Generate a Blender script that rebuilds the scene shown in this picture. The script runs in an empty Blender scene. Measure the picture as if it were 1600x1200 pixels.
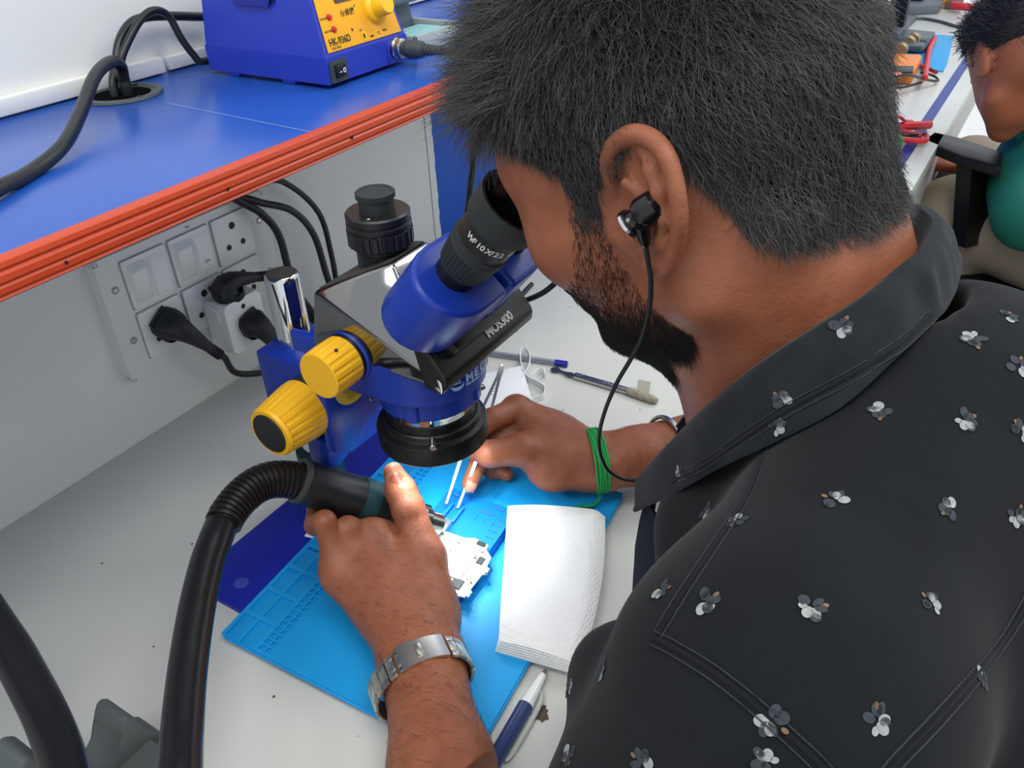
import bpy, bmesh, math, random
import numpy as np
from mathutils import Vector, Matrix
random.seed(7); rng = np.random.default_rng(7)
SC = bpy.context.scene
COL = SC.collection
PI = math.pi

# ------------------------------------------------------------------ camera
F = 1290.0
_zy = (F*F - 975*89)/(905 - 975*.091); _zx = -89 + .091*_zy
_X = np.array([975., -905., F]); _X /= np.linalg.norm(_X)
_Zu = -np.array([_zx, _zy, F]); _Zu /= np.linalg.norm(_Zu)
_Y = np.cross(_Zu, _X)
ROT = np.stack([_X, _Y, _Zu])
CAM = np.array([0., 0., .55])
cd = bpy.data.cameras.new('camera'); cam = bpy.data.objects.new('camera', cd); COL.objects.link(cam)
cd.sensor_width = 36; cd.lens = F/1600*36; cd.clip_start = .01; cd.clip_end = 60
M4 = Matrix.Identity(4)
for i in range(3):
    M4[i][0] = ROT[i][0]; M4[i][1] = -ROT[i][1]; M4[i][2] = -ROT[i][2]; M4[i][3] = CAM[i]
cam.matrix_world = M4
SC.camera = cam
def ray(px, py):
    d = ROT @ np.array([px-800., py-600., F]); return d/np.linalg.norm(d)
def AD(px, py, d): return Vector(CAM + ray(px, py)*d)
def AZ(px, py, z=0.):
    r = ray(px, py); return Vector(CAM + r*(z-CAM[2])/r[2])
def AY(px, py, y):
    r = ray(px, py); return Vector(CAM + r*(y-CAM[1])/r[1])
def AX(px, py, x):
    r = ray(px, py); return Vector(CAM + r*(x-CAM[0])/r[0])

# ------------------------------------------------------------------ world, lights, exposure
SC.view_settings.view_transform = 'Standard'
SC.view_settings.look = 'None'
SC.view_settings.gamma = 1.0
SC.view_settings.exposure = 0.0
SC.view_settings.use_curve_mapping = False
w = bpy.data.worlds.new('world'); SC.world = w; w.use_nodes = True
w.node_tree.nodes['Background'].inputs[0].default_value = (.92, .97, 1., 1)
w.node_tree.nodes['Background'].inputs[1].default_value = .94
def area(name, loc, target, sx, sy, power, col=(1, 1, 1)):
    l = bpy.data.lights.new(name, 'AREA'); l.shape = 'RECTANGLE'; l.size = sx; l.size_y = sy
    l.energy = power; l.color = col
    o = bpy.data.objects.new(name, l); COL.objects.link(o); o.location = loc
    o.rotation_euler = (Vector(target)-Vector(loc)).to_track_quat('-Z', 'Y').to_euler()
    return o
area('ceiling_panel_light', (.2, -.5, 1.95), (.35, -.3, 0), 1.2, .6, 19, (1, .98, .95))
area('ceiling_panel_light', (-.9, .3, 1.95), (-.7, .3, 0), .6, 1.2, 14, (1, .98, .95))
area('ceiling_panel_light', (2.3, -.6, 1.95), (2.3, -.6, 0), 1.2, .6, 26, (1, .98, .95))

# ------------------------------------------------------------------ materials
def lin(h):
    h = h.lstrip('#'); v = [int(h[i:i+2], 16)/255 for i in (0, 2, 4)]
    return tuple((c/12.92 if c <= .04045 else ((c+.055)/1.055)**2.4) for c in v)
def mat(name, hexcol, rough=.5, metal=0., spec=.5, noise=0., nscale=20., bump=0., bscale=200., sss=0., coat=0., trans=0., emis=0., col2=None, alpha=1., sheen=0., ior=1.45, detail=4.):
    m = bpy.data.materials.new(name); m.use_nodes = True
    nt = m.node_tree; b = nt.nodes['Principled BSDF']
    c = lin(hexcol)+(1,)
    b.inputs['Base Color'].default_value = c
    b.inputs['Roughness'].default_value = rough
    b.inputs['Metallic'].default_value = metal
    b.inputs['Specular IOR Level'].default_value = spec
    b.inputs['IOR'].default_value = ior
    if sss: 
        b.inputs['Subsurface Weight'].default_value = sss
        b.inputs['Subsurface Radius'].default_value = (1., .35, .2)
        b.inputs['Subsurface Scale'].default_value = .004
    b.inputs['Coat Weight'].default_value = coat
    b.inputs['Coat Roughness'].default_value = .08
    b.inputs['Transmission Weight'].default_value = trans
    b.inputs['Sheen Weight'].default_value = sheen
    b.inputs['Alpha'].default_value = alpha
    if emis:
        b.inputs['Emission Color'].default_value = c; b.inputs['Emission Strength'].default_value = emis
    if noise or bump:
        tc = nt.nodes.new('ShaderNodeTexCoord')
    if noise:
        n = nt.nodes.new('ShaderNodeTexNoise'); n.inputs['Scale'].default_value = nscale; n.inputs['Detail'].default_value = detail
        nt.links.new(tc.outputs['Object'], n.inputs['Vector'])
        r = nt.nodes.new('ShaderNodeValToRGB')
        c2 = lin(col2)+(1,) if col2 else tuple(max(0, v*(1-noise)) for v in c[:3])+(1,)
        r.color_ramp.elements[0].position = .3; r.color_ramp.elements[1].position = .7
        r.color_ramp.elements[0].color = c2; r.color_ramp.elements[1].color = c
        nt.links.new(n.outputs['Fac'], r.inputs['Fac']); nt.links.new(r.outputs['Color'], b.inputs['Base Color'])
    if bump:
        n2 = nt.nodes.new('ShaderNodeTexNoise'); n2.inputs['Scale'].default_value = bscale; n2.inputs['Detail'].default_value = 3
        nt.links.new(tc.outputs['Object'], n2.inputs['Vector'])
        bp = nt.nodes.new('ShaderNodeBump'); bp.inputs['Strength'].default_value = bump; bp.inputs['Distance'].default_value = .001
        nt.links.new(n2.outputs['Fac'], bp.inputs['Height']); nt.links.new(bp.outputs['Normal'], b.inputs['Normal'])
    return m

# ------------------------------------------------------------------ object helpers
def link(name, me, m=None, parent=None, smooth=False, auto=None):
    if m is not None:
        for mm in (m if isinstance(m, (list, tuple)) else [m]): me.materials.append(mm)
    o = bpy.data.objects.new(name, me); COL.objects.link(o)
    if parent is not None:
        o.parent = parent; o.matrix_parent_inverse = parent.matrix_world.inverted()
    if smooth:
        me.polygons.foreach_set('use_smooth', [True]*len(me.polygons))
        if auto: me.set_sharp_from_angle(angle=math.radians(auto))
    return o
def done(name, bm, m=None, parent=None, smooth=True, auto=40, normals=True):
    if normals: bmesh.ops.recalc_face_normals(bm, faces=bm.faces)
    me = bpy.data.meshes.new(name); bm.to_mesh(me); bm.free()
    return link(name, me, m, parent, smooth, auto)
def tag(o, label=None, cat=None, group=None, kind=None):
    if label: o['label'] = label
    if cat: o['category'] = cat
    if group: o['group'] = group
    if kind: o['kind'] = kind
    return o
def thing(name, label, cat, loc=(0, 0, 0), group=None):
    o = bpy.data.objects.new(name, None); COL.objects.link(o); o.location = loc; o.empty_display_size = .02
    o.matrix_world = Matrix.Translation(loc)
    return tag(o, label, cat, group)
def struct(name, bm, m, parent=None, **k):
    o = done(name, bm, m, parent, **k); o['kind'] = 'structure'; return o
def dup(root, matrix, label=None):
    """copy of a thing with its parts; matrix = world matrix for the copy"""
    r = root.copy(); COL.objects.link(r); r.matrix_world = matrix
    if label: r['label'] = label
    for ch in root.children:
        c = ch.copy(); COL.objects.link(c); c.parent = r
        for g in ch.children:
            d = g.copy(); COL.objects.link(d); d.parent = c
    return r

def frame(axis, up=(0, 0, 1)):
    """matrix whose local z is axis"""
    z = Vector(axis).normalized(); u = Vector(up)
    if abs(z.dot(u)) > .98*u.length: u = Vector((1, 0, 0)) if abs(z.x) < .9 else Vector((0, 1, 0))
    x = u.cross(z).normalized(); y = z.cross(x)
    return Matrix((x, y, z)).transposed().to_4x4()
def at(loc, axis=(0, 0, 1), up=(0, 0, 1)):
    return Matrix.Translation(Vector(loc)) @ frame(axis, up)

def box(bm, c, s, mtx=None, bev=0., seg=2):
    r = bmesh.ops.create_cube(bm, size=1.)
    vs = r['verts']
    for v in vs: v.co = Vector((v.co.x*s[0]+c[0], v.co.y*s[1]+c[1], v.co.z*s[2]+c[2]))
    if bev:
        es = list({e for v in vs for e in v.link_edges})
        rr = bmesh.ops.bevel(bm, geom=es, offset=bev, segments=seg, affect='EDGES', profile=.5)
        vs = list({v for f in rr['faces'] for v in f.verts} | {v for v in vs if v.is_valid})
    if mtx is not None:
        bmesh.ops.transform(bm, matrix=mtx, verts=list(set(vs)))
    return vs
def mbox(c, s, mtx=None, bev=0., seg=2):
    bm = bmesh.new(); box(bm, c, s, mtx, bev, seg); return bm
def lathe(bm, prof, mtx=None, n=32, rfun=None, closed=False):
    """prof: list of (r, z); revolved about local z"""
    rings = []
    new = []
    for i, (r, z) in enumerate(prof):
        if r < 1e-7:
            v = bm.verts.new((0, 0, z)); rings.append([v]); new.append(v)
        else:
            ring = []
            for k in range(n):
                a = 2*PI*k/n; rr = r*(rfun(a, i) if rfun else 1.)
                v = bm.verts.new((rr*math.cos(a), rr*math.sin(a), z)); ring.append(v); new.append(v)
            rings.append(ring)
    pairs = list(zip(rings[:-1], rings[1:]))
    if closed: pairs.append((rings[-1], rings[0]))
    for a, b in pairs:
        for k in range(n):
            k2 = (k+1) % n
            if len(a) == 1 and len(b) == 1: continue
            if len(a) == 1: bm.faces.new((a[0], b[k], b[k2]))
            elif len(b) == 1: bm.faces.new((a[k], b[0], a[k2]))
            else: bm.faces.new((a[k], b[k], b[k2], a[k2]))
    if mtx is not None:
        for v in new: v.co = mtx @ v.co
    return new
def cyl(bm, p0, p1, r, n=24, bev=.0005, r1=None):
    p0 = Vector(p0); p1 = Vector(p1); h = (p1-p0).length; r1 = r if r1 is None else r1
    b = min(bev, r*.4, h*.4)
    prof = [(0, 0), (r-b, 0), (r, b), (r1, h-b), (r1-b, h), (0, h)]
    return lathe(bm, prof, at(p0, p1-p0), n)
def catmull(pts, n=8):
    P = [Vector(p) for p in pts]
    if len(P) < 3: return P
    out = []
    Q = [P[0]*2-P[1]]+P+[P[-1]*2-P[-2]]
    for i in range(1, len(Q)-2):
        p0, p1, p2, p3 = Q[i-1:i+3]
        for k in range(n):
            t = k/n
            out.append(.5*((2*p1)+(p2-p0)*t+(2*p0-5*p1+4*p2-p3)*t*t+(3*p1-p0-3*p2+p3)*t**3))
    out.append(P[-1]); return out
def tube(bm, pts, r, n=12, smooth=8, caps=True):
    """r: a number or a list per control point"""
    path = catmull(pts, smooth) if smooth else [Vector(p) for p in pts]
    m = len(path)
    if isinstance(r, (int, float)): rs = [r]*m
    else:
        rs = np.interp(np.linspace(0, len(r)-1, m), range(len(r)), r)
    t0 = (path[1]-path[0]).normalized()
    u = t0.orthogonal().normalized()
    rings = []
    for i, p in enumerate(path):
        t = (path[min(i+1, m-1)]-path[max(i-1, 0)]).normalized()
        u = (u-t*u.dot(t)).normalized(); v = t.cross(u)
        rings.append([bm.verts.new(p+(u*math.cos(2*PI*k/n)+v*math.sin(2*PI*k/n))*rs[i]) for k in range(n)])
    for a, b in zip(rings[:-1], rings[1:]):
        for k in range(n): bm.faces.new((a[k], a[(k+1) % n], b[(k+1) % n], b[k]))
    if caps:
        bm.faces.new(rings[0][::-1]); bm.faces.new(rings[-1])
    return path
def mtube(pts, r, n=12, smooth=8):
    bm = bmesh.new(); tube(bm, pts, r, n, smooth); return bm
def prism(bm, poly, h, mtx=None, bev=0., seg=2):
    """poly in local xy, extruded along +z by h"""
    a = [bm.verts.new((p[0], p[1], 0)) for p in poly]; b = [bm.verts.new((p[0], p[1], h)) for p in poly]
    n = len(poly); f = [bm.faces.new(a[::-1]), bm.faces.new(b)]
    for i in range(n): f.append(bm.faces.new((a[i], a[(i+1) % n], b[(i+1) % n], b[i])))
    vs = a+b
    if bev:
        es = list({e for ff in f for e in ff.edges})
        rr = bmesh.ops.bevel(bm, geom=es, offset=bev, segments=seg, affect='EDGES', profile=.5)
        vs = list({v for ff in rr['faces'] for v in ff.verts} | {v for v in vs if v.is_valid} | {v for ff in f if ff.is_valid for v in ff.verts})
    if mtx is not None: bmesh.ops.transform(bm, matrix=mtx, verts=list(set(vs)))
    return vs
def mprism(poly, h, mtx=None, bev=0., seg=2):
    bm = bmesh.new(); prism(bm, poly, h, mtx, bev, seg); return bm
def rrect(w, h, r, n=5, cx=0, cy=0):
    out = []
    for sx, sy, a0 in ((1, 1, 0), (-1, 1, 90), (-1, -1, 180), (1, -1, 270)):
        for k in range(n+1):
            a = math.radians(a0+90*k/n)
            out.append((cx+sx*(w/2-r)+r*math.cos(a), cy+sy*(h/2-r)+r*math.sin(a)))
    return out
def hull(bm, pts):
    vs = [bm.verts.new(p) for p in pts]
    bmesh.ops.convex_hull(bm, input=vs)
    return vs
def poly8(bm, lo, hi):
    """solid between two 4-point loops (same order)"""
    a = [bm.verts.new(p) for p in lo]; b = [bm.verts.new(p) for p in hi]
    n = len(a)
    fs = [bm.faces.new(a[::-1]), bm.faces.new(b)]
    for i in range(n): fs.append(bm.faces.new((a[i], a[(i+1) % n], b[(i+1) % n], b[i])))
    return fs
def bevel_all(bm, off, seg=2, ang=20):
    es = [e for e in bm.edges if len(e.link_faces) == 2 and e.calc_face_angle(0) > math.radians(ang)]
    bmesh.ops.bevel(bm, geom=es, offset=off, segments=seg, affect='EDGES', profile=.5, clamp_overlap=True)
def grid(bm, rows, thick=0.):
    """rows of equal-length point lists -> quad surface"""
    V = [[bm.verts.new(p) for p in r] for r in rows]
    for i in range(len(V)-1):
        for j in range(len(V[0])-1):
            bm.faces.new((V[i][j], V[i][j+1], V[i+1][j+1], V[i+1][j]))
    if thick:
        bmesh.ops.recalc_face_normals(bm, faces=bm.faces)
        bmesh.ops.solidify(bm, geom=bm.faces[:], thickness=thick)
    return V
def text(s, size, mtx, m, parent, depth=.0002, name='lettering', font=None, bold=0., shear=0., align='LEFT', xs=1.):
    cu = bpy.data.curves.new(name, 'FONT'); cu.body = s; cu.size = size; cu.extrude = depth; cu.offset = bold; cu.shear = shear
    cu.align_x = align; cu.resolution_u = 3
    o = bpy.data.objects.new(name, cu); COL.objects.link(o)
    dg = bpy.context.evaluated_depsgraph_get()
    me = bpy.data.meshes.new_from_object(o.evaluated_get(dg))
    bpy.data.objects.remove(o); bpy.data.curves.remove(cu)
    me.transform(mtx @ Matrix.Diagonal((xs, 1, 1, 1)))
    me.name = name; me.materials.clear()
    return link(name, me, m, parent)
def axes(o, x, y):
    """matrix from an origin, local x and approximate local y"""
    x = Vector(x).normalized(); z = x.cross(Vector(y)).normalized(); y = z.cross(x)
    mm = Matrix((x, y, z)).transposed().to_4x4(); mm.translation = Vector(o); return mm

# ------------------------------------------------------------------ signed-distance modelling for organic forms
class SDF:
    def __init__(s, lo, hi, h):
        s.lo = np.array(lo, np.float32); s.h = h
        s.n = np.ceil((np.array(hi)-np.array(lo))/h).astype(int)+1
        s.d = np.full(s.n, .05, np.float32)
    def _sub(s, lo, hi):
        a = np.clip(np.floor((np.array(lo)-s.lo)/s.h).astype(int), 0, s.n); b = np.clip(np.ceil((np.array(hi)-s.lo)/s.h).astype(int)+1, 0, s.n)
        if (b <= a).any(): return None
        sl = tuple(slice(i, j) for i, j in zip(a, b))
        ax = [(s.lo[i]+s.h*np.arange(a[i], b[i])).astype(np.float32) for i in range(3)]
        return sl, ax[0][:, None, None], ax[1][None, :, None], ax[2][None, None, :]
    def _mix(s, sl, d, k, sub):
        o = s.d[sl]
        if sub: d = -d
        if k <= 0: s.d[sl] = np.maximum(o, d) if sub else np.minimum(o, d); return
        hh = np.clip(.5+.5*((o-d) if not sub else (d-o))/k, 0, 1)
        s.d[sl] = (o*(1-hh)+d*hh-k*hh*(1-hh)) if not sub else (o*(1-hh)+d*hh+k*hh*(1-hh))
    def cap(s, a, b, ra, rb=None, k=.006, sub=False):
        rb = ra if rb is None else rb
        a = np.array(a, np.float32); b = np.array(b, np.float32); m = max(ra, rb)+k+.012
        r = s._sub(np.minimum(a, b)-m, np.maximum(a, b)+m)
        if r is None: return
        sl, x, y, z = r; ba = b-a; L = float(ba@ba)+1e-12
        t = np.clip(((x-a[0])*ba[0]+(y-a[1])*ba[1]+(z-a[2])*ba[2])/L, 0, 1)
        d = np.sqrt((x-a[0]-t*ba[0])**2+(y-a[1]-t*ba[1])**2+(z-a[2]-t*ba[2])**2)-(ra+(rb-ra)*t)
        s._mix(sl, d, k, sub)
    def chain(s, pts, rs, k=.006):
        for i in range(len(pts)-1): s.cap(pts[i], pts[i+1], rs[i], rs[i+1], k)
    def ell(s, c, rad, M=None, k=.008, sub=False):
        """ellipsoid; M = 3x3 rows = local axes in world"""
        c = np.array(c, np.float32); rad = np.array(rad, np.float32); m = rad.max()+k+.012
        r = s._sub(c-m, c+m)
        if r is None: return
        sl, x, y, z = r; x = x-c[0]; y = y-c[1]; z = z-c[2]
        M = np.eye(3) if M is None else np.array(M)
        u = [(M[i][0]*x+M[i][1]*y+M[i][2]*z)/rad[i] for i in range(3)]
        k0 = np.sqrt(u[0]**2+u[1]**2+u[2]**2)+1e-9
        k1 = np.sqrt((u[0]/rad[0])**2+(u[1]/rad[1])**2+(u[2]/rad[2])**2)+1e-9
        s._mix(sl, k0*(k0-1)/k1, k, sub)
    def rbox(s, c, half, rr, M=None, k=.006, sub=False):
        c = np.array(c, np.float32); half = np.array(half, np.float32); m = np.linalg.norm(half)+k+.012
        r = s._sub(c-m, c+m)
        if r is None: return
        sl, x, y, z = r; x = x-c[0]; y = y-c[1]; z = z-c[2]
        M = np.eye(3) if M is None else np.array(M)
        q = [np.abs(M[i][0]*x+M[i][1]*y+M[i][2]*z)-(half[i]-rr) for i in range(3)]
        d = np.sqrt(sum(np.maximum(v, 0)**2 for v in q))+np.minimum(np.maximum(np.maximum(q[0], q[1]), q[2]), 0)-rr
        s._mix(sl, d, k, sub)
    def mesh(s):
        """naive surface nets -> verts, quads"""
        d = s.d.copy()
        d[0] = d[-1] = .05; d[:, 0] = d[:, -1] = .05; d[:, :, 0] = d[:, :, -1] = .05
        ins = d < 0
        c = [ins[i:ins.shape[0]-1+i, j:ins.shape[1]-1+j, k:ins.shape[2]-1+k] for i in (0, 1) for j in (0, 1) for k in (0, 1)]
        tot = sum(a.astype(np.int8) for a in c)
        cells = np.argwhere((tot > 0) & (tot < 8))
        idx = np.full(tot.shape, -1, np.int64); idx[tuple(cells.T)] = np.arange(len(cells))
        corner = np.array([(i, j, k) for i in (0, 1) for j in (0, 1) for k in (0, 1)])
        vals = np.stack([d[tuple((cells+o).T)] for o in corner], 1)
        acc = np.zeros((len(cells), 3)); cnt = np.zeros(len(cells))
        for a in range(8):
            for b in range(a+1, 8):
                if np.abs(corner[a]-corner[b]).sum() != 1: continue
                va, vb = vals[:, a], vals[:, b]; m = (va < 0) != (vb < 0)
                t = np.where(m, va/np.where(m, va-vb, 1), 0)
                p = corner[a]+(corner[b]-corner[a])*t[:, None]
                acc[m] += p[m]; cnt[m] += 1
        V = s.lo+(cells+acc/cnt[:, None])*s.h
        Q = []
        for ax in range(3):
            sl0 = [slice(None)]*3; sl1 = [slice(None)]*3; sl0[ax] = slice(0, -1); sl1[ax] = slice(1, None)
            e = ins[tuple(sl0)] != ins[tuple(sl1)]
            pts = np.argwhere(e)
            o1, o2 = [i for i in range(3) if i != ax]
            u = np.zeros(3, int); v = np.zeros(3, int); u[o1] = 1; v[o2] = 1
            ok = (pts[:, o1] > 0) & (pts[:, o2] > 0) & (pts[:, o1] < d.shape[o1]-1) & (pts[:, o2] < d.shape[o2]-1)
            pts = pts[ok]
            q = np.stack([idx[tuple((pts-u-v).T)], idx[tuple((pts-v).T)], idx[tuple(pts.T)], idx[tuple((pts-u).T)]], 1)
            flip = ins[tuple(pts.T)]
            if ax == 1: flip = ~flip
            q[~flip] = q[~flip][:, ::-1]
            Q.append(q)
        return V.astype(np.float32), np.concatenate(Q)
def mesh_from(name, V, Q):
    me = bpy.data.meshes.new(name); me.from_pydata(V.tolist(), [], Q.tolist()); me.update()
    return me
def normals_of(V, Q):
    N = np.zeros_like(V); n = np.cross(V[Q[:, 2]]-V[Q[:, 0]], V[Q[:, 3]]-V[Q[:, 1]])
    for i in range(4): np.add.at(N, Q[:, i], n)
    return N/(np.linalg.norm(N, axis=1, keepdims=True)+1e-12)
def smooth_mesh(V, Q, it=2, lam=.5):
    """Taubin-ish smoothing"""
    E = np.concatenate([Q[:, [0, 1]], Q[:, [1, 2]], Q[:, [2, 3]], Q[:, [3, 0]]]); E = np.concatenate([E, E[:, ::-1]])
    cnt = np.bincount(E[:, 0], minlength=len(V))[:, None]
    V = V.copy()
    for i in range(it):
        for l in (lam, -lam*.98):
            S = np.stack([np.bincount(E[:, 0], weights=V[E[:, 1], c], minlength=len(V)) for c in range(3)], 1)
            V = V+l*(S/np.maximum(cnt, 1)-V)
    return V.astype(np.float32)
def strands(name, roots, dirs, bend, length, r0, r1, m, parent, npt=5, kind='stuff'):
    """hair strands: roots Nx3, dirs Nx3 (initial), bend Nx3 (added towards the tip), length N"""
    n = len(roots)
    cv = bpy.data.hair_curves.new(name)
    cv.add_curves([npt]*n)
    t = np.linspace(0, 1, npt)[None, :, None]
    P = roots[:, None, :]+length[:, None, None]*(dirs[:, None, :]*t+bend[:, None, :]*t*t)
    cv.points.foreach_set('position', P.astype(np.float32).ravel())
    a = cv.attributes.get('radius') or cv.attributes.new('radius', 'FLOAT', 'POINT')
    rr = np.broadcast_to(np.linspace(r0, r1, npt)[None, :], (n, npt)).astype(np.float32)
    a.data.foreach_set('value', rr.ravel())
    cv.materials.append(m)
    o = bpy.data.objects.new(name, cv); COL.objects.link(o)
    o.parent = parent; o.matrix_parent_inverse = parent.matrix_world.inverted()
    o['kind'] = kind
    return o
# ------------------------------------------------------------------ palette
m_wall = mat('painted_wall', '#e4e5e1', .55, noise=.06, nscale=6, bump=.05, bscale=60)
m_bench = mat('bench_laminate', '#c9cbc6', .32, noise=.05, nscale=9, bump=.03, bscale=300)
m_skirt = mat('bench_skirt', '#c6c8c6', .5)
m_blue_band = mat('blue_edge_band', '#13348a', .4)
m_blue_wall = mat('blue_partition', '#0f55bd', .5, bump=.04, bscale=500)
m_shelf = mat('blue_shelf_laminate', '#1f52ad', .27, spec=1., noise=.06, nscale=14, bump=.05, bscale=700)
m_orange = mat('orange_edge_trim', '#ba4323', .40, spec=.5)
m_dark = mat('dark_plastic', '#15171a', .42)
m_black = mat('black_plastic', '#0c0d0e', .38)
m_cable = mat('black_cable', '#1b1f20', .36)
m_greyplastic = mat('grey_plastic', '#3c4347', .5)
m_white = mat('white_plastic', '#dfe0dc', .35)
m_white2 = mat('white_switch', '#e9eae6', .28)
m_chrome = mat('chrome', '#d6d8da', .06, metal=1.)
m_steel = mat('steel', '#b9b9b6', .22, metal=1.)
m_floor = mat('floor_tiles', '#8f8478', .4, noise=.2, nscale=4)
m_ceil = mat('ceiling_white', '#e8e8e6', .7)

# ------------------------------------------------------------------ the setting
YW = .757; ZS = .364; YS = .466
bm = mbox((1.2, -1.0, -.775), (6.4, 6.0, .05)); struct('floor', bm, m_floor, smooth=False)
bm = mbox((.07, YW+.02, .35), (1.80, .04, 2.2)); struct('wall_back', bm, m_wall, smooth=False)
bm = mbox((2.47, YW+.02, .35), (3.0, .04, 2.2)); struct('wall_side', bm, m_blue_wall, smooth=False)
tag(bpy.data.objects['wall_side'], 'bright blue partition panel continuing past the white wall')
bm = mbox((1.2, 2.02, .35), (6.4, .04, 2.2)); struct('wall_far', bm, m_wall, smooth=False)
# ragged white filler line at the joint of the two panels
bm = bmesh.new(); r_ = random.Random(3)
L = [(.9695+r_.uniform(-.001, .0016), z) for z in np.linspace(0, .345, 40)]
a = [bm.verts.new((.955, YW-.0012, z)) for _, z in L]; b = [bm.verts.new((x, YW-.0012, z)) for x, z in L]
c = [bm.verts.new((x, YW-.0001, z)) for x, z in L]
for i in range(len(L)-1):
    bm.faces.new((a[i], b[i], b[i+1], a[i+1])); bm.faces.new((b[i], c[i], c[i+1], b[i+1]))
struct('trim_1', bm, m_wall, smooth=False)
# raceway strip along the foot of the wall above the shelf, in two lengths with a chipped joint
bm = mbox((-.04, YW-.005, ZS+.0085), (1.164, .010, .015), bev=.002); struct('trim_2', bm, m_white)
bm = mbox((.80, YW-.004, ZS+.0075), (.504, .008, .013), bev=.002); struct('trim_3', bm, m_white)

# workbench running the whole length
wb = thing('workbench', 'long white laminate workbench under the microscope, with a blue strip along its far front edge', 'workbench', (1.2, .48, -.75))
wt = done('worktop', mbox((1.23, .4555, -.014), (4.46, .601, .028), bev=.001), m_bench, wb)
done('inlay_strip', mbox((2.33, .2015, .0002), (2.26, .021, .0012)), m_blue_band, wb, smooth=False).__setitem__('label', 'blue inlaid strip along the front edge')
done('skirt_panel', mbox((1.23, .172, -.085), (4.46, .018, .114)), m_skirt, wb)
for x in (-.9, .55, 2.0, 3.4):
    done('leg', mbox((x, .5, -.45), (.04, .45, .60), bev=.002), m_skirt, wb)
# chip in the laminate beside the pen showing the brown board below
m_chip = mat('bare_board', '#5b4a40', .8, noise=.3, nscale=300)
bm = bmesh.new(); c0 = AZ(845, 1116, 0)
pts = []
for k in range(26):
    a = 2*PI*k/26; rr = .0062*(1+.18*math.sin(3*a+1)+.12*math.sin(7*a)+.10*math.sin(11*a+2))
    pts.append((c0.x+rr*1.1*math.cos(a), c0.y+rr*.95*math.sin(a), .0003))
bm.faces.new([bm.verts.new(p) for p in pts]); done('laminate_chip', bm, m_chip, wb, smooth=False)
# little specks of dirt and flux on the worktop
bm = bmesh.new()
for px, py in ((428, 1088), (300, 850), (160, 880), (75, 850), (210, 780), (395, 940), (855, 660), (880, 640), (1075, 590), (1085, 600), (935, 690), (330, 700), (560, 1150), (240, 1010), (1000, 640), (890, 480)):
    c0 = AZ(px, py, .0003); s = r_.uniform(.0005, .0013)
    bm.faces.new([bm.verts.new((c0.x+s*math.cos(a)*r_.uniform(.6, 1.3), c0.y+s*math.sin(a)*r_.uniform(.6, 1.3), .0003)) for a in np.linspace(0, 2*PI, 9)[:-1]])
o = done('dirt_specks', bm, m_chip, wb, smooth=False); o['kind'] = 'stuff'

# ------------------------------------------------------------------ shelf with orange edge trim
sh = thing('shelf', 'blue laminate shelf with orange grooved edge above the sockets', 'shelf', (.2, .6, ZS))
done('shelf_board', mbox((-.0, (YS+.004+YW)/2, ZS-.0095), (2.9, YW-YS-.004, .018), bev=.0004), m_shelf, sh)
prof = [(.006, -.0005), (.006, .0012), (.0, .0012), (-.0035, .0004), (-.0042, -.0025), (-.0030, -.0045), (-.0048, -.0062), (-.0052, -.0098), (-.0036, -.0112),
        (-.0050, -.0128), (-.0050, -.0160), (-.0034, -.0178), (-.0044, -.0192), (-.003, -.0204), (.0, -.0206), (.006, -.0206), (.006, -.0190)]
bm = bmesh.new()
A = [bm.verts.new((-1.4, YS+p[0], ZS+p[1])) for p in prof]; B = [bm.verts.new((1.45, YS+p[0], ZS+p[1])) for p in prof]
for i in range(len(prof)): bm.faces.new((A[i], A[(i+1) % len(prof)], B[(i+1) % len(prof)], B[i]))
bm.faces.new(A); bm.faces.new(B[::-1])
tr = done('edge_trim', bm, m_orange, sh, auto=25)
for x, z in ((.234, .3505), (.359, .3535), (.488, .3525), (.618, .355)):
    done('screw_hole', mbox((0, 0, 0), (.0022, .0016, .0022), Matrix.Translation((x, YS-.0048, z)), .0007, 2), m_dark, tr)
# thin scratched joint line in the laminate
p0, p1 = AZ(262, 161, ZS+.0001), AZ(490, 207, ZS+.0001)
bm = bmesh.new(); d = Vector((.00035, 0, 0))
bm.faces.new([bm.verts.new(p) for p in (p0-d, p0+d, p1+d, p1-d)])
done('joint_line', bm, mat('joint_line', '#8fa6d2', .6), sh, smooth=False)
# grommet
gr = thing('cable_grommet', 'black plastic cable grommet ring set in the blue shelf', 'grommet', (.468, .719, ZS))
bm = bmesh.new()
lathe(bm, [(.026, -.012), (.026, .0008), (.0285, .0008), (.0285, .0014), (.0305, .0014), (.031, .0026), (.0355, .0022), (.0365, .0004), (.0365, -.0002), (.027, -.0002), (.0265, -.012)], Matrix.Translation((.468, .719, ZS)), 48)
done('ring', bm, mat('worn_grommet', '#4c5355', .5), gr)
bm = bmesh.new(); lathe(bm, [(0, .00025), (.0262, .00025)], Matrix.Translation((.468, .719, ZS)), 40); done('opening', bm, mat('hole_dark', '#060606', .95, spec=.05), gr)
for a in (0.5, 2.6, 4.6):
    done('retaining_tab', mbox((.031, 0, .0015), (.006, .004, .0022), Matrix.Translation((.468, .719, ZS)) @ Matrix.Rotation(a, 4, 'Z'), .0004), m_dark, gr)
# ------------------------------------------------------------------ far end of the bench
m_mat2 = mat('far_mat', '#1a9bd8', .5)
p = [AZ(1340, 47), AZ(1490, 58), AZ(1480, 100), AZ(1474, 113), AZ(1340, 98)]
bm = bmesh.new(); prism(bm, [(v.x, v.y) for v in p], .004, None, .0012)
tag(done('repair_mat', bm, m_mat2), 'light blue work mat at the far end of the bench', 'mat')
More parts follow.
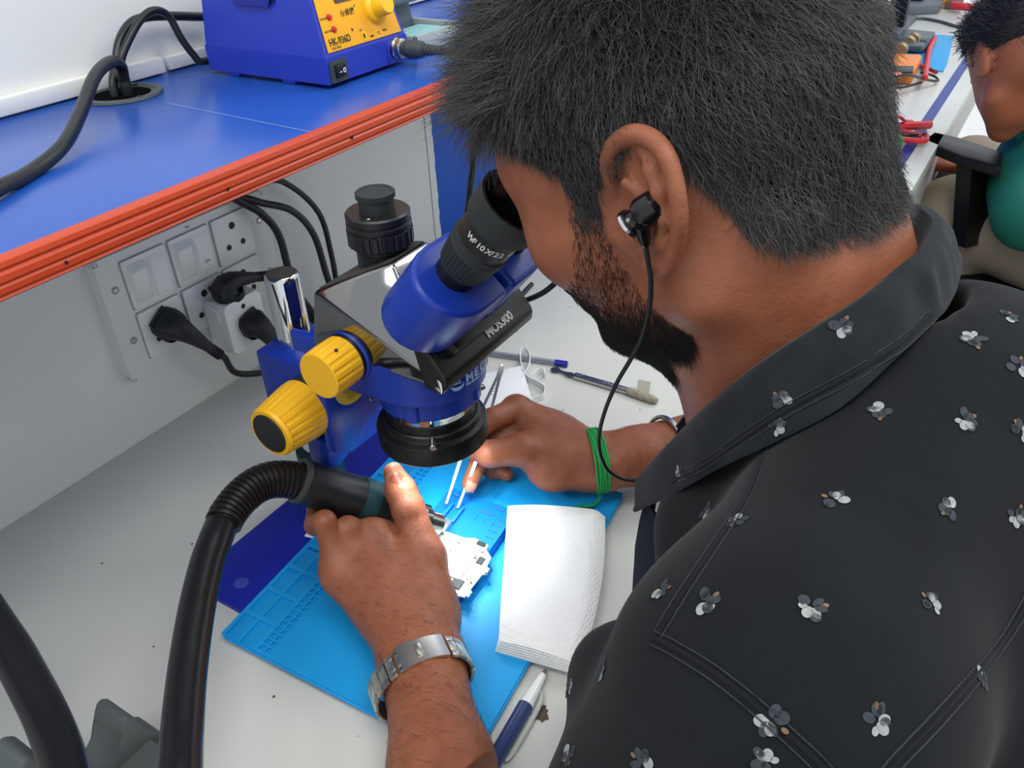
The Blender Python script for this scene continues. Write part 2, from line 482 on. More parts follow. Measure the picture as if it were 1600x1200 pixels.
# grey board clamp on the far mat
bc = thing('board_clamp', 'grey board clamp standing on the far blue mat', 'clamp', AZ(1420, 80, .004))
base = [AZ(1391, 80, .0045), AZ(1444, 84, .0045), AZ(1459, 62, .0045), AZ(1411, 57, .0045)]
bm = bmesh.new(); prism(bm, [(v.x, v.y) for v in base], .022, Matrix.Translation((0, 0, .0045)), .004)
m_clamp = mat('clamp_grey', '#4a5a62', .4, metal=.3)
done('base', bm, m_clamp, bc)
for q, s in (((1422, 62), .03), ((1415, 72), .03)):
    v = AZ(*q, .034); done('jaw', mbox(v, (.05, .09, .016), None, .003), m_clamp, bc)
for q in ((1408, 77), (1428, 61), (1420, 66)):
    v = AZ(*q, .038); bm = bmesh.new(); cyl(bm, v-Vector((0.02, .0, 0)), v+Vector((.005, 0, 0)), .018, 18, .002); done('knob', bm, mat('brass', '#a08a68', .4, metal=.6), bc)
v = AZ(1436, 68, .03); done('rail', mbox(v, (.14, .016, .008), None, .002), m_steel, bc)
# multimeter with leads
m_mm = mat('meter_orange', '#e07f28', .4)
mm_ = thing('multimeter', 'orange multimeter lying at the edge of the far blue mat', 'multimeter', AZ(1400, 118, 0))
q = [AZ(1345, 130, 0), AZ(1424, 133, 0), AZ(1437, 108, 0), AZ(1345, 104, 0)]
bm = bmesh.new(); prism(bm, [(v.x, v.y) for v in q], .038, None, .01, 3); done('case', bm, m_mm, mm_)
q = [AZ(1382, 113, .039), AZ(1426, 114, .039), AZ(1428, 104, .039), AZ(1384, 103, .039)]
bm = bmesh.new(); prism(bm, [(v.x, v.y) for v in q], .003, Matrix.Translation((0, 0, .0375)), .001); done('display', bm, m_black, mm_)
v = AZ(1398, 120, .039); bm = bmesh.new(); cyl(bm, v, v+Vector((0, 0, .008)), .016, 20, .002); done('dial', bm, m_mm, mm_)
m_red = mat('red_lead', '#d2303a', .4)
def lead(name, label, pts, m, r=.0032, cat='cable', z=.012, group=None):
    bm = bmesh.new(); tube(bm, [AZ(a, b, c) for a, b, c in pts], r, 8, 6); return tag(done(name, bm, m), label, cat, group)
lead('test_lead', 'red probe lead running from the orange multimeter over the far mat', [(1461, 60, .015), (1452, 78, .012), (1449, 95, .012), (1447, 108, .02), (1445, 122, .03)], m_red, .007)
lead('test_lead', 'black lead looped in front of the orange multimeter', [(1440, 113, .03), (1458, 118, .01), (1466, 126, .01), (1450, 125, .02), (1420, 117, .05), (1399, 121, .05), (1393, 130, .03), (1405, 137, .02), (1440, 129, .02)], m_cable, .0032)
lead('test_lead', 'dark red lead behind the orange multimeter', [(1375, 97, .01), (1400, 98, .02), (1425, 99, .02), (1450, 107, .012), (1463, 113, .012)], mat('dark_red_lead', '#8d2a3a', .4), .005)
# second set of red leads with green grip
v0 = AZ(1388, 222, .0)
rl = thing('alligator_lead', 'red test leads bundled across the bench edge near the armchair', 'cable', v0)
for pts, r in (([(1345, 192, .02), (1372, 198, .02), (1420, 197, .02), (1452, 195, .012)], .009), ([(1360, 186, .03), (1380, 196, .03), (1410, 205, .02), (1440, 212, .015)], .005), ([(1390, 218, .02), (1420, 219, .015), (1445, 220, .012), (1448, 213, .012)], .0055),
               ([(1399, 196, .03), (1398, 182, .045), (1408, 184, .045), (1414, 189, .03), (1425, 190, .02)], .0035)):
    bm = bmesh.new(); tube(bm, [AZ(*q) for q in pts], r, 8, 6); done('red_wire', bm, m_red, rl)
bm = bmesh.new(); tube(bm, [AZ(*q) for q in ((1372, 192, .03), (1395, 206, .02), (1420, 211, .02), (1446, 209, .012))], .004, 8, 6); done('black_wire', bm, m_cable, rl)
gc = thing('alligator_clip', 'green plastic clip grip lying under the red leads', 'clip', AZ(1386, 225, 0))
bm = bmesh.new(); lathe(bm, [(0, -.03), (.016, -.028), (.024, -.01), (.024, .01), (.016, .026), (0, .028)], at(AZ(1384, 222, .022), (.3, 1, .1)), 20); done('grip', bm, mat('green_grip', '#16a05c', .35), gc)
# dark stand, grey iron holder, orange parts at the very end
sd = thing('magnifier_stand', 'dark upright frame stand on a grey base at the far bench end', 'stand', AZ(1390, 38, 0))
b0 = AZ(1385, 42, 0)
done('base', mbox((b0.x, b0.y, .006), (.30, .13, .012), None, .003), mat('stand_grey', '#5a6068', .5), sd)
v = AZ(1402, 40, .012); bm = bmesh.new(); poly8(bm, [(v.x-.02, v.y-.02, .012), (v.x+.02, v.y-.02, .012), (v.x+.02, v.y+.02, .012), (v.x-.02, v.y+.02, .012)], [(v.x-.04, v.y-.02, .26), (v.x+.03, v.y-.02, .26), (v.x+.03, v.y+.03, .26), (v.x-.04, v.y+.03, .26)]); done('column', bm, m_black, sd)
v = AZ(1383, 40, .012); done('bracket', mbox((v.x, v.y, .035), (.08, .05, .045), None, .003), m_dark, sd)
bm = bmesh.new(); tube(bm, [AZ(1386, 34, .05), AZ(1390, 18, .12), AZ(1396, 2, .2)], .006, 8, 5); done('arm', bm, m_dark, sd)
ih = thing('iron_holder', 'grey wedge shaped tool holder lying at the far bench end', 'holder', AZ(1440, 12, 0))
q = [AZ(1416, 25, 0), AZ(1466, 22, 0), AZ(1471, 16, 0), AZ(1436, 3, 0), AZ(1414, -6, 0)]
bm = bmesh.new(); prism(bm, [(v.x, v.y) for v in q], .03, None, .006); done('body', bm, mat('holder_grey', '#626a72', .5), ih)
v = AZ(1430, -2, .03); done('clip', mbox(v, (.10, .06, .05), None, .006), m_dark, ih)
q = [AZ(1448, 6, 0), AZ(1470, 8, 0), AZ(1502, 4, 0), AZ(1512, -14, 0), AZ(1452, -14, 0)]
om = thing('power_meter', 'orange yellow meter case beside the grey tool holder', 'meter', AZ(1480, 0, 0))
bm = bmesh.new(); prism(bm, [(v.x, v.y) for v in q], .045, None, .012, 3); done('case', bm, mat('meter_yellow', '#e89a1c', .4), om)
v = AZ(1480, -14, .05); bm = bmesh.new(); cyl(bm, v, v+Vector((0, 0, .01)), .03, 18, .003); done('dial', bm, m_dark, om)
bm = bmesh.new(); tube(bm, [AZ(1488, 8, .02), AZ(1510, 11, .02), AZ(1534, 12, .02)], .012, 8, 4)
tag(done('screwdriver', bm, m_red), 'red handled tool lying at the far bench end behind the seated man', 'tool')
v = AZ(1489, 13, .0); tag(done('relay_block', mbox((v.x, v.y, .013), (.06, .05, .026), Matrix.Identity(4), .004), mat('brown_block', '#6b5748', .6)), 'small brown component block near the red tool', 'block')
tag(done('extension_cable', mtube([AZ(1415, 31, .004), AZ(1440, 29, .004), AZ(1470, 34, .004), AZ(1500, 42, .004), AZ(1540, 42, .004)], .005, 8, 6), mat('grey_cord', '#4d5652', .5)), 'thin grey cord curving over the far bench top', 'cord')

# ------------------------------------------------------------------ the second man on his chair
m_skin2 = mat('skin_far', '#9a5a3e', .5, sss=.1, noise=.1, nscale=40)
m_hair2 = mat('hair_far', '#16161a', .6)
p2 = thing('person', 'man in a green shirt bent over the far end of the bench', 'person', (1.95, -.15, -.75))
hc = np.array(AD(1592, 66, 1.85)); # cranium centre
fw = np.array((.62, .42, -.62)); fw /= np.linalg.norm(fw); sd_ = np.array((.56, -.83, 0)); sd_ /= np.linalg.norm(sd_); up_ = np.cross(sd_, fw)
Mh = np.stack([sd_, fw, up_])
def H2(s, v, u): return hc+sd_*s+fw*v+up_*u
S = SDF(hc-.24, hc+.22, .0045)
S.ell(H2(0, 0, .0), (.077, .098, .088), Mh)
S.ell(H2(0, .035, -.06), (.058, .066, .085), Mh, .02)
S.cap(H2(-.045, .01, -.095), H2(0, .075, -.13), .022, .02, .02); S.cap(H2(.045, .01, -.095), H2(0, .075, -.13), .022, .02, .02)
S.cap(H2(0, .092, -.025), H2(0, .118, -.065), .009, .013, .012)
S.ell(H2(0, .09, -.1), (.024, .012, .012), Mh, .01)
for s in (-1, 1):
    S.ell(H2(s*.078, -.012, -.035), (.010, .02, .034), Mh, .004); S.ell(H2(s*.092, -.008, -.035), (.008, .011, .02), Mh, .003, True)
    S.ell(H2(s*.032, .093, -.03), (.014, .012, .01), Mh, .006, True)
    S.ell(H2(s*.032, .082, -.03), (.012, .012, .012), Mh, .002)
nk = np.array(AD(1640, 190, 1.98))
S.cap(H2(0, -.035, -.05), nk, .055, .062, .03)
V, Q = S.mesh(); V = smooth_mesh(V, Q, 2)
# the limbs: a forearm reaching to the bench
S2 = SDF((1.5, -.55, -.35), (2.35, .45, .2), .009)
sh2 = np.array(AD(1660, 300, 1.95))
elb = np.array((1.88, .02, -.06)); hnd = np.array((2.02, .10, -.09))
S2.chain([elb, (1.94, .07, -.08), hnd], [.042, .036, .026], .01); S2.ell(hnd+np.array((.0, .05, -.004)), (.04, .055, .018), None, .012)
for k in range(4): S2.cap(hnd+np.array((-.03+.02*k, .09, -.006)), hnd+np.array((-.034+.022*k, .15-.006*abs(k-1), -.018)), .0095, .0085, .004)
S2.cap(hnd+np.array((.035, .03, 0)), hnd+np.array((.06, .085, -.012)), .011, .009, .006)
V2, Q2 = S2.mesh()
bodyV = np.concatenate([V, V2]); bodyQ = np.concatenate([Q, Q2+len(V)])
link('body', mesh_from('body', bodyV, bodyQ), m_skin2, p2, True)
# hair: a thick cap above the hairline
S = SDF(hc-.2, hc+.2, .0045)
S.ell(H2(0, -.006, .008), (.083, .104, .09), Mh)
S.ell(H2(0, .03, .045), (.07, .075, .055), Mh, .02)
S.rbox(H2(0, .125, -.085), (.2, .105, .10), .03, Mh, .02, True)
S.rbox(H2(0, .03, -.118), (.2, .20, .08), .03, Mh, .02, True)
V3, Q3 = S.mesh(); V3 = smooth_mesh(V3, Q3, 2)
hair2 = link('hair', mesh_from('hair', V3, Q3), m_hair2, p2, True)
N3 = normals_of(V3, Q3); ix = rng.integers(0, len(V3), 5000)
d = N3[ix]*.8+rng.normal(0, .45, (5000, 3)); d /= np.linalg.norm(d, axis=1, keepdims=True)
m_strand2 = mat('hair_strand_far', '#2b2a2c', .45)
o = strands('hair_strands', V3[ix], d, rng.normal(0, .3, (5000, 3)), rng.uniform(.008, .018, 5000), .0006, .0003, m_strand2, hair2, 4)
# shirt
m_green = mat('green_shirt', '#0f6b5c', .75, noise=.15, nscale=25, bump=.3, bscale=40)
S = SDF((1.3, -.75, -.45), (2.6, .35, .25), .012)
c7 = np.array(nk)+np.array((0, -.02, -.01))
pel = np.array((1.95, -.42, -.26))
S.cap(c7+np.array((0, -.03, -.09)), pel, .13, .15, .05)
S.cap(c7+np.array((-.10, -.03, -.10)), c7+np.array((.12, -.03, -.10)), .085, .085, .05)
S.cap(c7+np.array((-.03, -.0, -.02)), c7+np.array((.03, 0, -.02)), .07, .07, .03)
shl = c7+np.array((-.17, .0, -.11))
S.cap(shl, elb+np.array((-.02, -.03, .0)), .075, .06, .04)
S.cap(pel+np.array((-.06, .06, .05)), pel+np.array((.06, .06, .05)), .15, .15, .05)
V, Q = S.mesh(); link('shirt', mesh_from('shirt', V, Q), m_green, p2, True)
bm = bmesh.new()
R1 = []
for k in range(21):
    a = 2*PI*k/20
    nx = np.array(nk)+np.array((0, .01, .012))
    p_in = nx+np.array((math.cos(a)*.066, math.sin(a)*.05, .014*math.sin(a)+.012)); p_out = nx+np.array((math.cos(a)*.092, math.sin(a)*.075-.012, -.038+.01*math.sin(a)))
    R1.append([p_in, (p_in+p_out)/2+np.array((0, 0, .006)), p_out])
grid(bm, R1, .004); done('collar', bm, mat('green_collar', '#138a72', .7), p2)
# trousers and feet
m_khaki = mat('khaki_trousers', '#8d8272', .8, noise=.12, nscale=30, bump=.2, bscale=60)
S = SDF((1.6, -.7, -.76), (2.6, .35, .0), .012)
for s in (-1, 1):
    hip = pel+np.array((s*.1, .03, -.02)); knee = np.array((2.05+s*.15, .10, -.165)); ank = np.array((2.05+s*.12, .06, -.66))
    S.chain([hip, knee, ank], [.085, .078, .055], .03)
V, Q = S.mesh(); link('trousers', mesh_from('trousers', V, Q), m_khaki, p2, True)
for s in (-1, 1):
    S = SDF((1.7, -.1, -.76), (2.5, .35, -.6), .008)
    S.ell((2.05+s*.12, .10, -.712), (.045, .12, .036), None); V, Q = S.mesh(); link('shoe', mesh_from('shoe', V, Q), m_dark, p2, True)
# chair
ch = thing('office_chair', 'black office chair with armrests under the man in green', 'chair', (2.0, -.3, -.75))
q = [AZ(1440, 218, .0), AZ(1458, 205, .0), AZ(1500, 214, .0), AZ(1566, 236, .0), AZ(1566, 262, .0), AZ(1500, 242, .0)]
bm = bmesh.new(); prism(bm, [(v.x, v.y) for v in q], .022, Matrix.Translation((0, 0, -.022)), .006); done('armrest', bm, m_black, ch)
a0, a1 = AD(1524, 244, 1.90), AD(1514, 380, 1.96)
bm = bmesh.new(); dx = Vector((.006, .014, 0)); dy = Vector((-.024, .016, 0))
poly8(bm, [a1-dx-dy, a1+dx-dy, a1+dx+dy, a1-dx+dy], [a0-dx-dy, a0+dx-dy, a0+dx+dy, a0-dx+dy]); bevel_all(bm, .004); done('armrest_post', bm, m_black, ch)
done('seat', mbox((2.02, -.10, -.300), (.52, .48, .06), None, .02, 3), m_black, ch)
done('backrest', mbox((2.07, -.62, .0), (.42, .05, .5), None, .02, 3), m_black, ch)
bm = bmesh.new(); cyl(bm, (2.07, -.2, -.70), (2.07, -.2, -.35), .028); done('gas_column', bm, m_steel, ch)
for k in range(5):
    a = 2*PI*k/5+.3; e = Vector((2.07+.28*math.cos(a), -.2+.28*math.sin(a), -.70))
    bm = bmesh.new(); tube(bm, [(2.07, -.2, -.675), e+Vector((0, 0, .02))], [.024, .014], 8, 0); lg = done('base_leg', bm, m_black, ch)
    bm = bmesh.new(); cyl(bm, e+Vector((-.012, 0, -.026)), e+Vector((.012, 0, -.026)), .024); done('caster', bm, m_dark, lg)
# ------------------------------------------------------------------ soldering station on the shelf
m_stblue = mat('station_blue', '#2439ae', .42, bump=.08, bscale=1500)
m_yellow = mat('panel_yellow', '#f2ac18', .4)
m_yellowk = mat('knob_yellow', '#f6bd1e', .35)
m_ink = mat('black_ink', '#2a2410', .6)
m_ink2 = mat('grey_ink', '#6b5a28', .6)
st = thing('soldering_station', 'blue soldering station with yellow front panel standing on the shelf', 'soldering station', (.62, .63, ZS))
x0, x1, yf, yb = .5605, .6755, .5485, .704
zb, zm, zt = ZS+.0035, ZS+.0265, ZS+.108
tl = .30     # lean of the front per unit height
def SP(x, z, e=0): return Vector((x, yf+tl*(z-zm)-e, z))     # point on the sloped front
bm = bmesh.new()
poly8(bm, [(x0, yf, zb), (x1, yf, zb), (x1, yb, zb), (x0, yb, zb)], [(x0-.0005, yf-.0005, zm), (x1+.0005, yf-.0005, zm), (x1+.0005, yb+.0005, zm), (x0-.0005, yb+.0005, zm)]); bevel_all(bm, .0022, 3)
done('lower_case', bm, m_stblue, st)
bm = bmesh.new()
k = .012
poly8(bm, [(x0+.0005, yf+.0002, zm), (x1-.0005, yf+.0002, zm), (x1-.0005, yb-.0005, zm), (x0+.0005, yb-.0005, zm)],
      [(x0+k, yf+tl*(zt-zm), zt), (x1-k, yf+tl*(zt-zm), zt), (x1-k, yb-.004, zt), (x0+k, yb-.004, zt)]); bevel_all(bm, .0025, 3)
done('upper_case', bm, m_stblue, st)
for x, y in ((x0+.008, .674), (x0+.008, .60), (x1-.012, .674), (x1-.012, .60)):
    done('foot', mbox((x, y, ZS+.0022), (.014, .016, .0044), None, .0008), m_stblue, st)
done('front_rib', mbox((.647, yf-.0008, ZS+.013), (.0022, .0016, .018), None, .0006), m_stblue, st)
# vent recess with slots on the left side
vt = done('vent_panel', mprism([(-.031, .012), (-.022, -.0125), (.022, -.0125), (.031, .012), (.031, .03), (-.031, .03)], .0012, axes((x0+.0045, .632, ZS+.077), (0, -1, 0), (.144, 0, 1)), .0004), mat('vent_blue', '#1d2f94', .5), st)
for i in range(12):
    y = .606+.0045*i
    z0 = ZS+.0695
    bm = mbox((0, 0, 0), (.0022, .03, .0012), axes((x0+.0035+.012*.3+.0002, y, z0+.0135), (0, -1, 0), (.144, 0, 1)))
    done('vent_slot', bm, m_dark, vt, smooth=False)
# yellow panel
up = Vector((0, tl, 1)).normalized()
def PM(x, z, e=.0012): return axes(SP(x, z, e), (1, 0, 0), up)
pz = zm+.003
pw = .104
bm = bmesh.new(); prism(bm, [(-pw/2, 0), (pw/2, 0), (pw/2-.0085, .08), (-pw/2+.0085, .08)], .001, PM((x0+x1)/2-.0, pz, .0002), .0003)
fp = done('front_panel', bm, m_yellow, st, auto=30)
done('display', mprism(rrect(.027, .017, .001), .0008, PM(.6075, ZS+.0735), .0002), mat('display_brown', '#4e3a3a', .15, coat=.6), fp)
for z in (ZS+.0565, ZS+.0465):
    x = .5782+(.0007 if z < ZS+.05 else 0)-.0005
    bm = bmesh.new(); lathe(bm, [(.0029, 0), (.0029, .0008), (.0021, .0022), (0, .0028)], axes(SP(x+.0035, z, .0012), (1, 0, 0), up), 18)
    done('indicator_led', bm, mat('led_red', '#a81616', .2, emis=.35, coat=.5), st)
text('POWER', .0030, PM(.5696, ZS+.0553, .0014), m_ink2, fp, .00008, bold=.00006)
text('HEATING', .0026, PM(.5696, ZS+.0453, .0014), m_ink2, fp, .00008, bold=.00006)
text('HK-936D', .0084, PM(.5705, ZS+.0345, .0014), m_ink, fp, .00008, bold=.00022, xs=.86)
text('+', .0060, PM(.6028, ZS+.0405, .0014), m_ink, fp, .00008, bold=.0002)
text('LEAD-FREE', .0026, PM(.5712, ZS+.0315, .0014), m_ink2, fp, .00008, bold=.00005)
text('佰修捷', .0062, PM(.5960, ZS+.0548, .0014), m_ink, fp, .00008, bold=.0001, shear=.18)
text('+', .0042, PM(.6160, ZS+.0590, .0014), m_ink, fp, .00008, bold=.0001)
text('CAL', .0024, PM(.6130, ZS+.0395, .0014), m_ink2, fp, .00008, bold=.00004)
text('MIN', .0027, PM(.6250, ZS+.0322, .0014), m_ink, fp, .00008, bold=.00005)
text('°C', .0036, PM(.6355, ZS+.0328, .0014), m_ink, fp, .00008, bold=.00005)
text('MAX', .0027, PM(.6440, ZS+.0342, .0014), m_ink, fp, .00008, bold=.00005)
bm = bmesh.new(); prism(bm, [(.0045*math.cos(a)*.62, .0045*math.sin(a)) for a in np.linspace(0, 2*PI, 21)[:-1]], .0004, PM(.6172, ZS+.0352, .0013)); done('calibration_hole', bm, m_yellowk, fp)
bm = bmesh.new(); prism(bm, [(.0024*math.cos(a)*.45, .0024*math.sin(a)) for a in np.linspace(0, 2*PI, 17)[:-1]], .0003, PM(.6168, ZS+.0352, .0018)); done('calibration_slot', bm, m_dark, fp)
kn = bmesh.new()
lathe(kn, [(0, 0), (.0135, 0), (.0135, .002), (.0125, .0035), (.0098, .0055), (.0092, .0165), (.0082, .0178), (0, .018)], PM(.6425, ZS+.0545, .0012), 40)
done('temperature_knob', kn, m_yellowk, st)
bm = bmesh.new()
for i in range(26):
    a = math.radians(205+250*i/25)+PI*.0
    mm = PM(.6425, ZS+.0545, .0013)
    box(bm, (.0152*math.cos(a-.0), .0152*math.sin(a), .0), (.0006, .0006, .0004), mm)
done('dial_ticks', bm, m_ink2, fp, smooth=False)['kind'] = 'stuff'
# power switch
sw = done('power_switch', mprism(rrect(.0215, .0185, .0012), .0020, axes((.5745, yf-.0002, ZS+.0135), (1, 0, 0), (0, 0, 1)), .0006), mat('switch_grey', '#3b4342', .5), st)
bm = bmesh.new(); poly8(bm, [(-.0065, -.0058, 0), (.0075, -.0058, 0), (.0075, .0058, 0), (-.0065, .0058, 0)], [(-.0055, -.005, .0035), (.007, -.005, .0012), (.007, .005, .0012), (-.0055, .005, .0035)])
bmesh.ops.transform(bm, matrix=axes((.5750, yf-.0022, ZS+.0138), (1, 0, 0), (0, 0, 1)), verts=bm.verts); bevel_all(bm, .0004)
rk = done('rocker', bm, m_black, sw)
mr = axes((.5750, yf-.0022-.0029, ZS+.0138), (1, 0, .0), (0, 0, 1)) @ Matrix.Rotation(.18, 4, 'Y')
m_wink = mat('white_ink', '#e6e6e2', .5)
text('–', .006, mr @ Matrix.Translation((-.0045, -.002, .0004)), m_wink, rk, .0001, bold=.0002)
text('O', .0056, mr @ Matrix.Translation((.0010, -.002, .0004)), m_wink, rk, .0001, bold=.0002)
# connector socket and iron plug
cxp = Vector((.659, yf, ZS+.0165))
bm = bmesh.new(); lathe(bm, [(0, -.001), (.0098, -.001), (.0098, .0015), (.0085, .003), (.0085, .0045), (.0092, .0052), (.0092, .008), (.007, .0095), (0, .0095)], at(cxp, (0.12, -1, 0)), 32)
done('socket_nut', bm, m_steel, st)
ax = Vector((.13, -1, .0)).normalized()
tagp = thing('iron_plug', 'ribbed black plug of the iron cord in the front of the soldering station', 'plug', cxp+ax*.01)
P = cxp+ax*.0095
prof = [(0, 0), (.0068, 0), (.0075, .002), (.0078, .006)]
for i in range(5): prof += [(.0082, .0065+i*.002), (.0078, .0073+i*.002), (.0078, .008+i*.002)]
prof += [(.0078, .019), (.0070, .021), (.006, .0215), (0, .0215)]
bm = bmesh.new(); lathe(bm, prof, at(P, ax), 28); done('body', bm, m_greyplastic, tagp)
bm = bmesh.new(); lathe(bm, sum([[(.0056-.0003*i, .0215+.0035*i), (.0056-.0003*i, .0238+.0035*i), (.0046-.0003*i, .0240+.0035*i), (.0046-.0003*i, .0249+.0035*i)] for i in range(6)], [(0, .021)])+[(.0035, .043), (0, .043)], at(P, ax), 20)
done('strain_relief', bm, m_greyplastic, tagp)
pe = P+ax*.043
bm = bmesh.new(); tube(bm, [pe-ax*.003, pe+ax*.012, pe+Vector((.01, -.028, -.003)), (.690, .4585, ZS+.004), (.668, .4535, ZS-.012), (.648, .4540, ZS-.05), (.642, .4545, ZS-.085), (.652, .472, ZS-.14), (.68, .50, ZS-.22), (.74, .53, .035), (.83, .55, .0045), (.92, .56, .0045)], .0034, 12, 8)
done('cord', bm, m_cable, tagp)
# iron holder with sponge tray behind
ho = thing('iron_stand', 'dark grey iron stand with sponge tray beside the soldering station', 'stand', (.77, .60, ZS))
m_tray = mat('tray_grey', '#9fa9a8', .5)
m_std = mat('stand_slate', '#4c5b66', .45)
bm = bmesh.new()
tx0, tx1, ty0, ty1 = .690, .775, .548, .690
done('tray_base', mbox(((tx0+tx1)/2, (ty0+ty1)/2, ZS+.004), (tx1-tx0, ty1-ty0, .008), None, .003), m_tray, ho)
for c, s in ((((tx0+tx1)/2, ty0+.002, ZS+.012), (tx1-tx0, .004, .018)), ((tx0+.002, (ty0+ty1)/2, ZS+.012), (.004, ty1-ty0, .018)), ((tx1-.002, (ty0+ty1)/2, ZS+.012), (.004, ty1-ty0, .018))):
    done('tray_wall', mbox(c, s, None, .0012), m_tray, ho)
done('sponge', mbox((.732, .580, ZS+.0125), (.070, .045, .009), None, .003), mat('sponge_blue', '#8fc3c4', .9, noise=.2, nscale=300, bump=.5, bscale=600), ho)
bm = bmesh.new(); poly8(bm, [(tx0+.004, .612, ZS+.008), (tx1-.004, .612, ZS+.008), (tx1-.004, .688, ZS+.008), (tx0+.004, .688, ZS+.008)], [(tx0+.008, .622, ZS+.09), (tx1-.008, .622, ZS+.09), (tx1-.008, .680, ZS+.09), (tx0+.008, .680, ZS+.09)]); bevel_all(bm, .003)
done('holder_block', bm, m_std, ho)
done('holder_ledge', mbox((.7325, .610, ZS+.042), (.075, .012, .006), None, .0015), m_std, ho)

# ------------------------------------------------------------------ thick cords through the grommet
G = Vector((.468, .719, ZS))
pA = [AY(183, 150, .715), AY(183, 150, .715)+Vector((0, 0, .012)), AY(193, 122, .712), AY(188, 102, .706), AY(172, 97, .695), AY(148, 120, .672), AY(124, 180, .630), AY(98, 228, .598), AY(50, 268, .580), AZ(0, 293, ZS+.006), AZ(-60, 325, ZS+.006), AZ(-150, 350, ZS+.006)]
pA[0] = Vector((.470, .713, ZS-.03)); pA[1] = Vector((.470, .712, ZS+.004))
tag(done('power_cable', mtube(pA, .0052, 14, 10), m_cable), 'thick black cable looping out of the grommet and down across the shelf', 'cable', 'cables through the shelf grommet')
pB = [Vector((.462, .720, ZS-.03)), Vector((.4625, .720, ZS+.006)), AY(181, 100, .728), AY(188, 62, .733), AY(205, 36, .738), AY(228, 27, .741), AY(262, 25, .742), AY(305, 26, .742), AY(340, 27, .742)]
tag(done('power_cable', mtube(pB, .0042, 12, 10), m_cable), 'black cable rising from the grommet and running flat along the wall behind the soldering station', 'cable', 'cables through the shelf grommet')
pC = [Vector((.478, .722, ZS-.03)), Vector((.4775, .722, ZS+.008)), AY(189, 96, .720), AY(205, 55, .722), AY(224, 26, .724), AY(244, 16, .725), AY(264, 26, .725), AY(282, 58, .722), AY(302, 85, .720), AY(318, 96, .718), Vector((.60, .712, ZS+.012)), Vector((.612, .7085, ZS+.012))]
tag(done('power_cable', mtube(pC, .0036, 12, 10), m_cable), 'black cable arching from the grommet down to the back of the soldering station', 'cable', 'cables through the shelf grommet')

# ------------------------------------------------------------------ switch and socket board under the shelf
YB = YW-.012
sb = thing('switch_board', 'white wall board of rocker switches and sockets below the shelf', 'switch board', (.51, YW, .145))
px0, px1, pz0, pz1 = .401, .626, .076, .2165
bm = bmesh.new(); prism(bm, rrect(px1-px0, pz1-pz0, .006), .012, axes(((px0+px1)/2, YW, (pz0+pz1)/2), (1, 0, 0), (0, 0, 1)), .0045, 3)
done('plate', bm, m_white, sb)
for x, z in ((.4155, .181), (.417, .1215), (.6125, .183), (.6125, .118)):
    bm = bmesh.new(); cyl(bm, (x, YB-.0006, z), (x, YB+.002, z), .0042, 20, .0004); h = done('screw_recess', bm, mat('recess_grey', '#9b9b92', .6), sb)
    bm = bmesh.new(); cyl(bm, (x, YB-.0009, z), (x, YB, z), .0026, 16); done('screw', bm, m_steel, h)
m_seam = mat('seam_grey', '#9ea19c', .6)
cols = (.4545, .5125, .5705); rows = (.1795, .1205)
def module(cx, cz):
    done('module_gap', mprism(rrect(.0545, .0555, .002), .0012, axes((cx, YB+.0006, cz), (1, 0, 0), (0, 0, 1))), m_seam, sb)
    return done('module', mprism(rrect(.0525, .0535, .002), .0035, axes((cx, YB+.0006, cz), (1, 0, 0), (0, 0, 1)), .0008), m_white2, sb)
def rockers(mo, cx, cz):
    for s in (-1, 1):
        x = cx+s*.0122; up_ = s < 0
        h0, h1 = (.0062, .0022) if up_ else (.0045, .0030)
        bm = bmesh.new()
        poly8(bm, [(x-.0112, YB-.0025, cz-.0225), (x+.0112, YB-.0025, cz-.0225), (x+.0112, YB-.0025, cz+.0225), (x-.0112, YB-.0025, cz+.0225)],
              [(x-.0085, YB-.0025-h1, cz-.020), (x+.0085, YB-.0025-h1, cz-.020), (x+.0085, YB-.0025-h0, cz+.014), (x-.0085, YB-.0025-h0, cz+.014)]); bevel_all(bm, .0006)
        done('rocker', bm, m_white2, mo)
    return mo
def pins(mo, cx, cz):
    for dx, dz, r in ((0, .0135, .0042), (-.0105, -.0095, .0034), (.0105, -.0095, .0034)):
        bm = bmesh.new(); cyl(bm, (cx+dx, YB-.0034, cz+dz), (cx+dx, YB, cz+dz), r, 20, .0002); done('pin_hole', bm, mat('pin_hole_dark', '#30302c', .7), mo)
    return mo
mo = rockers(module(cols[0], rows[0]), cols[0], rows[0])
mo = rockers(module(cols[1], rows[0]), cols[1], rows[0])
text('20A', .0045, axes((cols[1]+.0095, YB-.0062, rows[0]-.012), (1, 0, 0), (0, 0, 1)), mat('print_grey', '#8f918c', .6), mo, .0001)
pins(module(cols[2], rows[0]), cols[2], rows[0])
pins(module(cols[0], rows[1]), cols[0], rows[1])
pins(module(cols[1], rows[1]), cols[1], rows[1])
pins(module(cols[2], rows[1]), cols[2], rows[1])
text('HAVELLS'[:0]+'16A', .004, axes((.512, YB-.0003, .2105), (1, 0, 0), (0, 0, 1)), mat('print_dark', '#8b8f88', .6), sb, .0001)

